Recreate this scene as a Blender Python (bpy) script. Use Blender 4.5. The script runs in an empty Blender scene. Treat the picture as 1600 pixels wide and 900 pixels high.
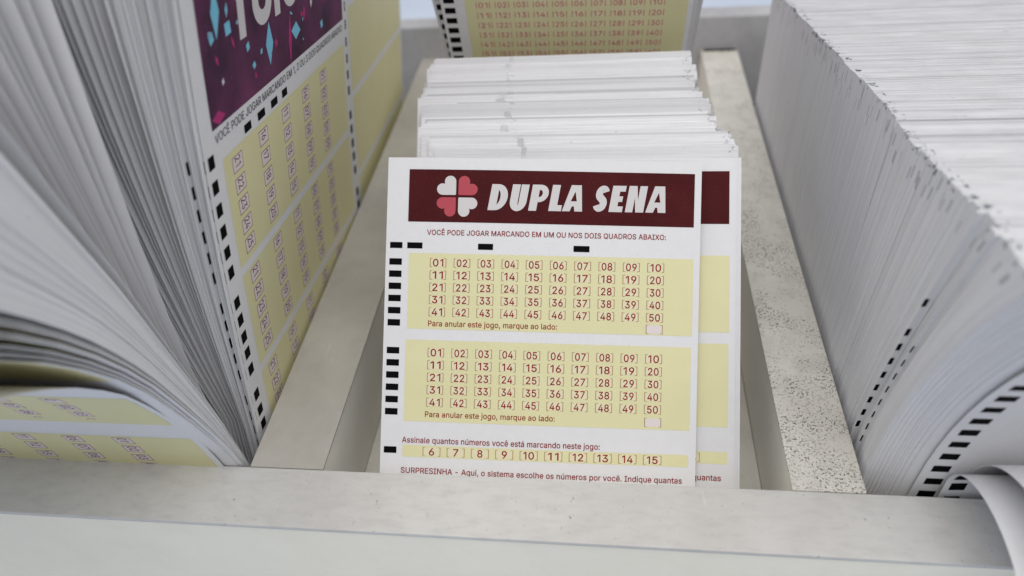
import bpy, bmesh, math, random, json
import numpy as np
from mathutils import Matrix, Vector
from mathutils.geometry import tessellate_polygon

random.seed(11)
S = 0.01                                   # scene units per millimetre (everything below is written in mm)
SC = bpy.context.scene
COL = SC.collection
OFF = np.array([15.0, -200.0, 92.0])       # moves the tray to the origin, its underside to z = 0


def W3(p):
    return tuple((np.asarray(p, float) + OFF) * S)


def nrm(v):
    v = np.asarray(v, float)
    return v / np.linalg.norm(v)


def rot(w):
    w = np.asarray(w, float)
    th = np.linalg.norm(w)
    if th < 1e-9:
        return np.eye(3)
    k = w / th
    K = np.array([[0, -k[2], k[1]], [k[2], 0, -k[0]], [-k[1], k[0], 0]])
    return np.eye(3) + math.sin(th) * K + (1 - math.cos(th)) * K @ K


def lin(r, g, b):
    f = lambda c: (c / 12.92 if c <= 0.04045 else ((c + 0.055) / 1.055) ** 2.4)
    return (f(r / 255), f(g / 255), f(b / 255), 1)


# ------------------------------------------------------------------ materials
class NT:
    def __init__(self, name):
        self.m = bpy.data.materials.new(name)
        self.m.use_nodes = True
        self.t = self.m.node_tree
        self.b = self.t.nodes['Principled BSDF']

    def n(self, typ, **kw):
        o = self.t.nodes.new(typ)
        for k, v in kw.items():
            setattr(o, k, v)
        return o

    def set(self, sock, v):
        if isinstance(v, (int, float)):
            sock.default_value = v
        elif isinstance(v, tuple):
            sock.default_value = v
        else:
            self.t.links.new(v, sock)

    def math(self, op, a, b=0.0, c=0.0):
        o = self.n('ShaderNodeMath', operation=op)
        self.set(o.inputs[0], a); self.set(o.inputs[1], b); self.set(o.inputs[2], c)
        return o.outputs[0]

    def band(self, x, lo, hi, soft=0.0):
        return self.math('MULTIPLY', self.math('GREATER_THAN', x, lo), self.math('LESS_THAN', x, hi))

    def mix(self, fac, a, b, blend='MIX'):
        o = self.n('ShaderNodeMix', data_type='RGBA', blend_type=blend)
        self.set(o.inputs[0], fac); self.set(o.inputs[6], a); self.set(o.inputs[7], b)
        return o.outputs[2]

    def noise(self, vec, scale, detail=4, rough=0.6):
        o = self.n('ShaderNodeTexNoise')
        o.inputs['Scale'].default_value = scale
        o.inputs['Detail'].default_value = detail
        o.inputs['Roughness'].default_value = rough
        if vec is not None:
            self.t.links.new(vec, o.inputs['Vector'])
        return o.outputs['Fac']

    def ramp(self, x, stops):
        o = self.n('ShaderNodeValToRGB')
        e = o.color_ramp.elements
        while len(e) < len(stops):
            e.new(0.5)
        for k, (p, c) in zip(e, stops):
            k.position = p
            k.color = c if isinstance(c, tuple) else (c, c, c, 1)
        self.t.links.new(x, o.inputs[0])
        return o.outputs[0]

    def pos(self, scale=(1, 1, 1)):
        g = self.n('ShaderNodeNewGeometry')
        mp = self.n('ShaderNodeMapping')
        mp.inputs['Scale'].default_value = scale
        self.t.links.new(g.outputs['Position'], mp.inputs['Vector'])
        return mp.outputs[0]

    def uv(self):
        u = self.n('ShaderNodeUVMap'); u.uv_map = 'UVMap'
        s = self.n('ShaderNodeSeparateXYZ')
        self.t.links.new(u.outputs[0], s.inputs[0])
        return s.outputs[0], s.outputs[1]

    def bump(self, h, strength, dist):
        o = self.n('ShaderNodeBump')
        o.inputs['Strength'].default_value = strength
        o.inputs['Distance'].default_value = dist
        self.t.links.new(h, o.inputs['Height'])
        self.t.links.new(o.outputs[0], self.b.inputs['Normal'])

    def done(self, col, rough=0.55, spec=0.3):
        self.set(self.b.inputs['Base Color'], col)
        self.set(self.b.inputs['Roughness'], rough)
        self.b.inputs['Specular IOR Level'].default_value = spec
        return self.m


YEL = lin(226, 219, 174)


def m_paper():
    t = NT('slip_paper')
    f = t.noise(t.pos(), 45, 5)
    fine = t.noise(t.pos(), 260, 2)
    t.bump(fine, 0.12, 0.0015)
    return t.done(t.mix(f, (0.71, 0.705, 0.72, 1), (0.775, 0.77, 0.783, 1)), 0.6, 0.25)


def m_margin():
    t = NT('slip_top_margin')
    oi = t.n('ShaderNodeObjectInfo')
    u, v = t.uv()
    f = t.noise(t.pos(), 45, 5)
    c = t.mix(f, (0.71, 0.705, 0.72, 1), (0.775, 0.77, 0.783, 1))
    c = t.mix(1.0, c, oi.outputs['Color'], 'MULTIPLY')
    fine = t.noise(t.pos((0.7, 60, 60)), 5, 3, 0.7)
    c = t.mix(t.ramp(fine, [(0.42, 0.0), (0.68, 0.5)]), c, (0.52, 0.52, 0.53, 1))
    jig = t.math('MULTIPLY', t.math('SUBTRACT', t.noise(t.pos((1, 1, 1)), 9, 3), 0.5), 0.10)
    d = t.math('ABSOLUTE', t.math('SUBTRACT', t.math('SUBTRACT', u, 0.26), jig))
    st = t.math('MULTIPLY', t.math('LESS_THAN', d, 0.010), t.ramp(t.noise(t.pos(), 30, 3), [(0.42, 0.0), (0.6, 0.5)]))
    c = t.mix(st, c, (0.33, 0.33, 0.34, 1))
    sp = t.ramp(t.noise(t.pos((3, 9, 9)), 8, 3, 0.7), [(0.68, 0.0), (0.74, 0.5)])
    c = t.mix(sp, c, (0.36, 0.36, 0.36, 1))
    rag = t.ramp(t.noise(t.pos(), 34, 3, 0.7), [(0.54, 0.0), (0.66, 0.6)])
    cor = t.math('MULTIPLY', t.math('GREATER_THAN', u, 0.815), t.math('LESS_THAN', v, 0.02))
    c = t.mix(t.math('MULTIPLY', cor, rag), c, (0.05, 0.05, 0.055, 1))
    return t.done(c, 0.65, 0.15)


def edge_nodes(t, rnd, tint=True):
    """pale cut paper edges: every sheet its own tone, fine layers, a little dirt and ink bleed"""
    u, v = t.uv()
    tone = t.ramp(rnd, [(0.0, (0.68, 0.68, 0.70, 1)), (0.12, (0.72, 0.72, 0.745, 1)), (0.7, (0.755, 0.755, 0.775, 1)), (1.0, (0.785, 0.785, 0.80, 1))])
    if tint:
        tone = t.mix(1.0, tone, t.n('ShaderNodeObjectInfo').outputs['Color'], 'MULTIPLY')
    lu = t.n('ShaderNodeUVMap'); lu.uv_map = 'layers'
    ls = t.n('ShaderNodeSeparateXYZ'); t.t.links.new(lu.outputs[0], ls.inputs[0])
    lc = t.n('ShaderNodeCombineXYZ')
    t.t.links.new(t.math('ADD', ls.outputs[0], t.math('MULTIPLY', rnd, 300.0)), lc.inputs[0])
    t.t.links.new(t.math('MULTIPLY', ls.outputs[1], 0.6), lc.inputs[1])
    fine = t.noise(lc.outputs[0], 4.2, 3, 0.65)
    tone = t.mix(t.ramp(fine, [(0.40, 0.0), (0.68, 0.6)]), tone, (0.53, 0.53, 0.55, 1))
    big = t.noise(t.pos((1, 1, 1)), 3.5, 4)
    tone = t.mix(t.ramp(big, [(0.45, 0.0), (0.75, 0.30)]), tone, (0.60, 0.60, 0.60, 1))
    spk = t.noise(t.pos((2.2, 9, 9)), 7, 3, 0.7)
    dirt = t.ramp(spk, [(0.70, 0.0), (0.76, 0.8)])
    tone = t.mix(dirt, tone, (0.25, 0.25, 0.26, 1))
    return u, v, tone


def m_edge(island=False):
    t = NT('slip_cut_edge' if not island else 'far_slip_cut_edge')
    if island:
        rnd = t.n('ShaderNodeNewGeometry').outputs['Random Per Island']
    else:
        rnd = t.n('ShaderNodeObjectInfo').outputs['Random']
    u, v, tone = edge_nodes(t, rnd, not island)
    # ink bleeding over the cut corner of some sheets (u, v are millimetres / 100)
    r2 = t.math('FRACT', t.math('MULTIPLY', rnd, 37.7))
    on = t.math('GREATER_THAN', r2, 0.8)
    r3 = t.math('MULTIPLY', t.math('FRACT', t.math('MULTIPLY', rnd, 91.3)), 0.05)
    side = t.math('MULTIPLY', t.math('LESS_THAN', u, 0.0001), t.band(t.math('SUBTRACT', v, r3), 0.008, 0.040))
    rag = t.ramp(t.noise(t.pos(), 42, 3, 0.7), [(0.545, 0.0), (0.62, 0.9)])
    corner = t.math('MULTIPLY', t.math('LESS_THAN', u, 0.022), t.math('LESS_THAN', v, 0.014))
    dark = t.math('MULTIPLY', t.math('MULTIPLY', side, on), 0.4)
    dark = t.math('MAXIMUM', dark, t.math('MULTIPLY', corner, rag))
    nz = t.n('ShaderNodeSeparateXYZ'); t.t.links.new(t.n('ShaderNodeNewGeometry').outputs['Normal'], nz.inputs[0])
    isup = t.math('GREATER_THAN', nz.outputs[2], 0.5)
    top_shade = t.ramp(t.noise(t.pos((1.5, 5, 5)), 5, 4, 0.7), [(0.32, (0.78, 0.78, 0.785, 1)), (0.7, (0.95, 0.95, 0.955, 1))])
    tone = t.mix(1.0, tone, t.mix(isup, (1.07, 1.07, 1.085, 1), top_shade), 'MULTIPLY')  # light painted by facing: mottled tops shaded down, sides lightened
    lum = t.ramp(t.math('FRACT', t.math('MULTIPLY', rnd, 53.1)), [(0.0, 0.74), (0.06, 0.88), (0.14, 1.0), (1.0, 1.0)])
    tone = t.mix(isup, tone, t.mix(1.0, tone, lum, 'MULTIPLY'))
    col = t.mix(dark, tone, (0.05, 0.065, 0.085, 1))
    return t.done(col, 0.75, 0.1)


def m_edge_plain():
    t = NT('slip_trimmed_edge')
    rnd = t.n('ShaderNodeObjectInfo').outputs['Random']
    u, v, tone = edge_nodes(t, rnd)
    # a handled, pencil-grey streak on a few of the edges, about a quarter of the way in from the left
    jig = t.math('MULTIPLY', t.math('SUBTRACT', t.noise(t.pos((1, 1, 1)), 9, 3), 0.5), 0.10)
    d = t.math('ABSOLUTE', t.math('SUBTRACT', t.math('SUBTRACT', u, 0.245), jig))
    st = t.math('MULTIPLY', t.math('LESS_THAN', d, 0.011), t.math('LESS_THAN', v, 0.003))
    st = t.math('MULTIPLY', st, t.ramp(t.noise(t.pos(), 30, 3), [(0.42, 0.0), (0.6, 0.34)]))
    tone = t.mix(st, tone, (0.3, 0.3, 0.31, 1))
    rag = t.ramp(t.noise(t.pos(), 38, 3, 0.7), [(0.50, 0.0), (0.60, 0.8)])
    cor = t.math('MULTIPLY', t.math('GREATER_THAN', u, 0.812), t.math('LESS_THAN', v, 0.02))
    tone = t.mix(t.math('MULTIPLY', cor, rag), tone, (0.05, 0.05, 0.055, 1))
    return t.done(tone, 0.75, 0.1)


def m_printed(width, v_off=0.0):
    """a slip face with its yellow print read from the sheet's own u, v (millimetres / 100)"""
    t = NT('printed_slip_face')
    u, v = t.uv()
    inx = t.band(u, 0.085, width / 100 - 0.022)
    vv = t.math('ADD', v, v_off)
    iny = t.math('MAXIMUM', t.band(vv, 0.25, 0.52), t.math('MAXIMUM', t.band(vv, 0.54, 0.80), t.band(vv, 0.82, 1.3)))
    f = t.noise(t.pos(), 40, 4)
    paper = t.mix(f, (0.71, 0.705, 0.72, 1), (0.775, 0.77, 0.783, 1))
    return t.done(t.mix(t.math('MULTIPLY', inx, iny), paper, YEL), 0.6, 0.25)


def m_ink(name, rgb, var=0.18, rough=0.7, spec=0.06):
    t = NT(name)
    c = lin(*rgb)
    d = tuple(x * (1 - var) for x in c[:3]) + (1,)
    e = tuple(min(1, x * (1 + var)) for x in c[:3]) + (1,)
    f = t.noise(t.pos(), 90, 4, 0.7)
    return t.done(t.mix(f, d, e), rough, spec)


def m_banner():
    t = NT('banner_ink')
    f = t.noise(t.pos(), 8, 5)
    g = t.noise(t.pos(), 240, 2, 0.8)
    c = t.mix(f, lin(60, 19, 22), lin(86, 31, 33))
    c = t.mix(t.ramp(g, [(0.6, 0.0), (0.74, 0.35)]), c, lin(120, 75, 72))
    return t.done(c, 0.6, 0.06)


def m_purple():
    t = NT('purple_banner_ink')
    f = t.noise(t.pos(), 4.5, 4)
    c = t.mix(t.ramp(f, [(0.35, 0.0), (0.7, 1.0)]), lin(62, 30, 58), lin(112, 52, 92))
    return t.done(c, 0.5, 0.12)


def m_yellow():
    t = NT('yellow_panel_ink')
    f = t.noise(t.pos(), 7, 4)
    g = t.noise(t.pos(), 160, 2)
    c = t.mix(f, lin(217, 212, 165), lin(227, 222, 179))
    c = t.mix(t.math('MULTIPLY', g, 0.15), c, lin(214, 205, 152))
    return t.done(c, 0.55, 0.25)


def m_board(name, base, dark, speck_lo, speck_hi, speck_amt, scale=34, streak=(1, 1, 1), grime=0.35, clump=False):
    t = NT(name)
    big = t.noise(t.pos(), 2.2, 5)
    med = t.noise(t.pos(streak), 14, 5, 0.7)
    c = t.mix(t.ramp(big, [(0.35, 0.0), (0.72, 1.0)]), base, dark)
    c = t.mix(t.math('MULTIPLY', t.ramp(med, [(0.45, 0.0), (0.75, 1.0)]), grime), c, tuple(x * 0.62 for x in dark[:3]) + (1,))
    sp = t.noise(t.pos(), scale, 3, 0.75)
    mask = t.noise(t.pos(), 3.0, 3)
    area = t.ramp(mask, [(0.38, 0.25), (0.62, 1.0)])
    if clump:
        g_ = t.n('ShaderNodeNewGeometry'); xyz = t.n('ShaderNodeSeparateXYZ'); t.t.links.new(g_.outputs['Position'], xyz.inputs[0])
        near = t.ramp(t.math('ADD', t.math('MULTIPLY', xyz.outputs[1], -0.42), 0.40), [(0.0, 0.0), (1.0, 0.16)])
        area = t.ramp(t.math('ADD', t.noise(t.pos(), 6.5, 4, 0.7), near), [(0.50, 0.05), (0.66, 1.0)])
    s = t.math('MULTIPLY', t.ramp(sp, [(speck_lo, 0.0), (speck_hi, 1.0)]), t.math('MULTIPLY', area, speck_amt))
    c = t.mix(s, c, (0.075, 0.062, 0.05, 1))
    # wiped scratches
    scr = t.noise(t.pos((30, 2, 2)), 3, 2, 0.8)
    c = t.mix(t.ramp(scr, [(0.66, 0.0), (0.74, 0.22)]), c, (0.8, 0.79, 0.76, 1))
    t.bump(t.noise(t.pos(), 60, 4, 0.7), 0.18, 0.004)
    return t.done(c, 0.5, 0.35)


M = dict(
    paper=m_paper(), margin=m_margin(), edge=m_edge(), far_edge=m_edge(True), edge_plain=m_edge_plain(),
    printed92=m_printed(92.0, 0.0), printed102=m_printed(102.5),
    banner=m_banner(), purple=m_purple(), yellow=m_yellow(),
    red=m_ink('dark_red_ink', (140, 10, 16)), redpale=m_ink('faded_red_ink', (204, 112, 84)),
    white=m_ink('white_print', (210, 206, 206), 0.03), pink=m_ink('rose_ink', (182, 82, 92), 0.08),
    black=m_ink('black_ink', (9, 8, 10), 0.3), grey=m_ink('grey_ink', (74, 72, 82)),
    bracket=m_ink('brown_bracket_ink', (168, 136, 98)), cell=m_ink('pale_cell_print', (226, 218, 186), 0.03),
    cellw=m_ink('white_cell_print', (224, 214, 212), 0.03), plum=m_ink('plum_figure_ink', (112, 44, 62)), boxline=m_ink('plum_box_ink', (142, 84, 96)),
    paleblue=m_ink('pale_blue_confetti_ink', (150, 176, 204), 0.1), dimplum=m_ink('dim_plum_confetti_ink', (120, 62, 104), 0.15), cyan=m_ink('cyan_confetti_ink', (128, 196, 222), 0.1), magenta=m_ink('magenta_confetti_ink', (176, 62, 120), 0.1),
    rail=m_board('front_rail_laminate', lin(208, 206, 202), lin(192, 189, 185), 0.655, 0.72, 0.55, 60, (1, 3, 1), 0.3),
    panel=m_board('front_panel_laminate', lin(247, 242, 226), lin(241, 235, 218), 0.76, 0.80, 0.25, 30, (1, 1, 1), 0.08),
    divl=m_board('divider_laminate', lin(190, 186, 177), lin(172, 167, 158), 0.71, 0.76, 0.6, 70, (1, 1, 1), 0.2),
    divr=m_board('worn_divider_laminate', lin(224, 221, 213), lin(208, 203, 193), 0.535, 0.60, 0.95, 160, (1, 1, 1), 0.4, True),
    wall=m_board('divider_side_laminate', lin(250, 247, 238), lin(246, 242, 232), 0.80, 0.84, 0.15, 30, (1, 1, 1), 0.06),
    back=m_board('back_wall_laminate', lin(190, 190, 192), lin(170, 169, 172), 0.72, 0.78, 0.4),
    base=m_board('base_laminate', lin(230, 226, 216), lin(220, 216, 206), 0.7, 0.76, 0.4),
    shade_base=m_board('shade_darkened_base', lin(62, 60, 58), lin(50, 48, 46), 0.7, 0.76, 0.4),  # floor colour darkened to stand in for deep shade between the side slips
    counter=m_board('counter_laminate', lin(214, 224, 240), lin(204, 216, 236), 0.8, 0.85, 0.1, 20, (1, 1, 1), 0.05),
    grime=m_ink('dark_grime', (58, 54, 50), 0.4, 0.9, 0.1),
    scuff=m_ink('pencil_scuff', (176, 176, 176), 0.1, 0.8, 0.1),
)


# ------------------------------------------------------------------ helpers
def link(name, me, mats, parent=None):
    for m in mats:
        me.materials.append(m)
    o = bpy.data.objects.new(name, me)
    COL.objects.link(o)
    if parent is not None:
        o.parent = parent
    return o


def tag(o, label=None, cat=None, group=None, kind=None):
    if label: o['label'] = label
    if cat: o['category'] = cat
    if group: o['group'] = group
    if kind: o['kind'] = kind
    return o


class Sheet:
    """a slip of paper: front(u, v) in mm -> 3-D; u from its left edge, v down from its top edge"""
    def __init__(self, path, e1, v0, thick=0.12):
        # path: list of (v, point) ; e1: ruling direction, unit
        self.vs = np.array([p[0] for p in path]); self.ps = np.array([p[1] for p in path], float)
        self.e1 = nrm(e1); self.thick = thick

    def at(self, v):
        vs, ps = self.vs, self.ps
        i = int(np.clip(np.searchsorted(vs, v) - 1, 0, len(vs) - 2))
        t = (v - vs[i]) / (vs[i + 1] - vs[i])
        return ps[i] + (ps[i + 1] - ps[i]) * t, i

    def tan(self, v):
        e = 0.7
        a, _ = self.at(max(self.vs[0], v - e)); b, _ = self.at(min(self.vs[-1], v + e))
        return nrm(b - a)

    def normal(self, v):
        return nrm(np.cross(self.tan(v), self.e1))

    def map(self, u, v, eps=0.0):
        p, _ = self.at(v)
        return p + self.e1 * u + self.normal(v) * eps


def sheet_object(name, sh, u0, u1, mats=None, origin=None, nu=1, wave=None, parent=None):
    """thin solid paper with front, back and cut edges; slot 0 front, 1 back, 2 edges"""
    verts, faces, uvs, mi, uv2 = [], [], [], [], []
    n = len(sh.vs)
    us = np.linspace(u0, u1, nu + 1)
    org = np.array(origin if origin is not None else sh.ps[-1], float)

    def P(u, v, eps):
        p = sh.map(u, v, eps)
        if wave is not None:
            p = p + sh.normal(v) * wave(u, v)
        return tuple((p - org) * S)

    def strip(pts_uv):
        base = len(verts)
        for (u, v, e) in pts_uv:
            verts.append(P(u, v, e))
        return base
    TH = sh.thick if callable(sh.thick) else (lambda v: sh.thick)
    for side in (0, 1):
        base = len(verts)
        for v in sh.vs:
            eps = 0.0 if side == 0 else -TH(v)
            for u in us:
                verts.append(P(u, v, eps)); uvs.append((u / 100, v / 100)); uv2.append((0, 0))
        for i in range(n - 1):
            for j in range(nu):
                a = base + i * (nu + 1) + j
                q = (a, a + nu + 1, a + nu + 2, a + 1)
                faces.append(q if side == 0 else q[::-1]); mi.append(side)
    for u, flip in ((u0, False), (u1, True)):
        base = len(verts)
        for v in sh.vs:
            for eps in (0.0, -TH(v)):
                verts.append(P(u, v, eps)); uvs.append((u / 100 if u > u0 else 0.0, v / 100)); uv2.append((eps, v / 100))
        for i in range(n - 1):
            a = base + 2 * i
            q = (a, a + 1, a + 3, a + 2)
            faces.append(q[::-1] if flip else q); mi.append(2)
    for v, flip in ((sh.vs[0], True), (sh.vs[-1], False)):
        base = len(verts)
        for u in us:
            for eps in (0.0, -TH(v)):
                verts.append(P(u, v, eps)); uvs.append((max(u - u0, 0.0002) / 100, v / 100)); uv2.append((eps, u / 100))
        for j in range(nu):
            a = base + 2 * j
            q = (a, a + 1, a + 3, a + 2)
            faces.append(q[::-1] if flip else q); mi.append(2)
    me = bpy.data.meshes.new(name)
    me.from_pydata(verts, [], faces)
    uvl = me.uv_layers.new(name='UVMap')
    loops = np.zeros(len(me.loops), dtype=np.int32)
    me.loops.foreach_get('vertex_index', loops)
    uvl.data.foreach_set('uv', np.array(uvs, dtype=np.float32)[loops].ravel())
    uvl2 = me.uv_layers.new(name='layers')
    uvl2.data.foreach_set('uv', np.array(uv2, dtype=np.float32)[loops].ravel())
    me.polygons.foreach_set('material_index', mi)
    me.polygons.foreach_set('use_smooth', [m < 2 for m in mi])
    me.update()
    o = link(name, me, mats or (M['paper'], M['paper'], M['edge']), parent)
    o.location = W3(org) if parent is None else (0, 0, 0)
    return o


class Print:
    """flat artwork in slip coordinates (u right, v down), laid on a sheet as real geometry"""
    def __init__(self):
        self.v, self.f, self.m, self.mats = [], [], [], []

    def mat(self, m):
        if m not in self.mats:
            self.mats.append(m)
        return self.mats.index(m)

    def poly(self, tri_verts, tris, m, eps=0.05):
        b = len(self.v); k = self.mat(m)
        self.v += [(x, y, eps) for x, y in tri_verts]
        for t in tris:
            self.f.append(tuple(b + i for i in t)); self.m.append(k)

    def rect(self, u0, v0, u1, v1, m, eps=0.05, nv=1, nu=1):
        vv = np.linspace(v0, v1, nv + 1); uu = np.linspace(u0, u1, nu + 1)
        pts = [(u, v) for v in vv for u in uu]
        tr = []
        for i in range(nv):
            for j in range(nu):
                a = i * (nu + 1) + j
                tr.append((a, a + nu + 1, a + nu + 2, a + 1))
        self.poly(pts, tr, m, eps)

    def shape(self, loops, m, eps=0.05):
        """outline and holes"""
        vecs = [[Vector((x, y, 0)) for x, y in L] for L in loops]
        tris = tessellate_polygon(vecs)
        self.poly([p for L in loops for p in L], tris, m, eps)

    def stroke(self, path, w, m, eps=0.05):
        L = rail_curve(path, w); n = len(path)
        self.poly(L, [(i, i + 1, 2 * n - 2 - i, 2 * n - 1 - i) for i in range(n - 1)], m, eps)

    def text(self, s, m, u0, base, cap, u1=None, center=None, eps=0.11, bold=0.0, shear=0.0, turn=False, xs=1.0):
        pts, tris, w = glyphs(s, bold)
        k = cap
        sx = k * xs
        if u1 is not None and w > 0:
            sx = (u1 - u0) / w
        out = []
        x0 = u0 if center is None else (center - w * sx / 2 if not turn else 0)
        for x, y in pts:
            X, Y = x * sx, y * k
            X += Y * shear
            if turn:                       # reading downwards
                out.append((u0 + Y, base + X))
            else:
                out.append((x0 + X, base - Y))
        self.poly(out, tris, m, eps)

    def build(self, name, sh, parent, org, extra=None):
        verts = []
        for u, v, e in self.v:
            p = sh.map(u, v, e)
            if extra is not None:
                p = p + sh.normal(v) * extra(u, v)
            verts.append(tuple((p - org) * S))
        me = bpy.data.meshes.new(name)
        me.from_pydata(verts, [], self.f)
        # keep every face turned to the front of the sheet
        me.polygons.foreach_set('material_index', self.m)
        me.update()
        nv = np.array(sh.normal((sh.vs[0] + min(sh.vs[-1], 100)) / 2))
        flip = [p.index for p in me.polygons if p.normal.dot(Vector(sh.normal(float(np.mean([self.v[i][1] for i in p.vertices]))))) < 0]
        if flip:
            bm = bmesh.new(); bm.from_mesh(me); bm.faces.ensure_lookup_table()
            bmesh.ops.reverse_faces(bm, faces=[bm.faces[i] for i in flip])
            bm.to_mesh(me); bm.free()
        return link(name, me, self.mats, parent)


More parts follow.
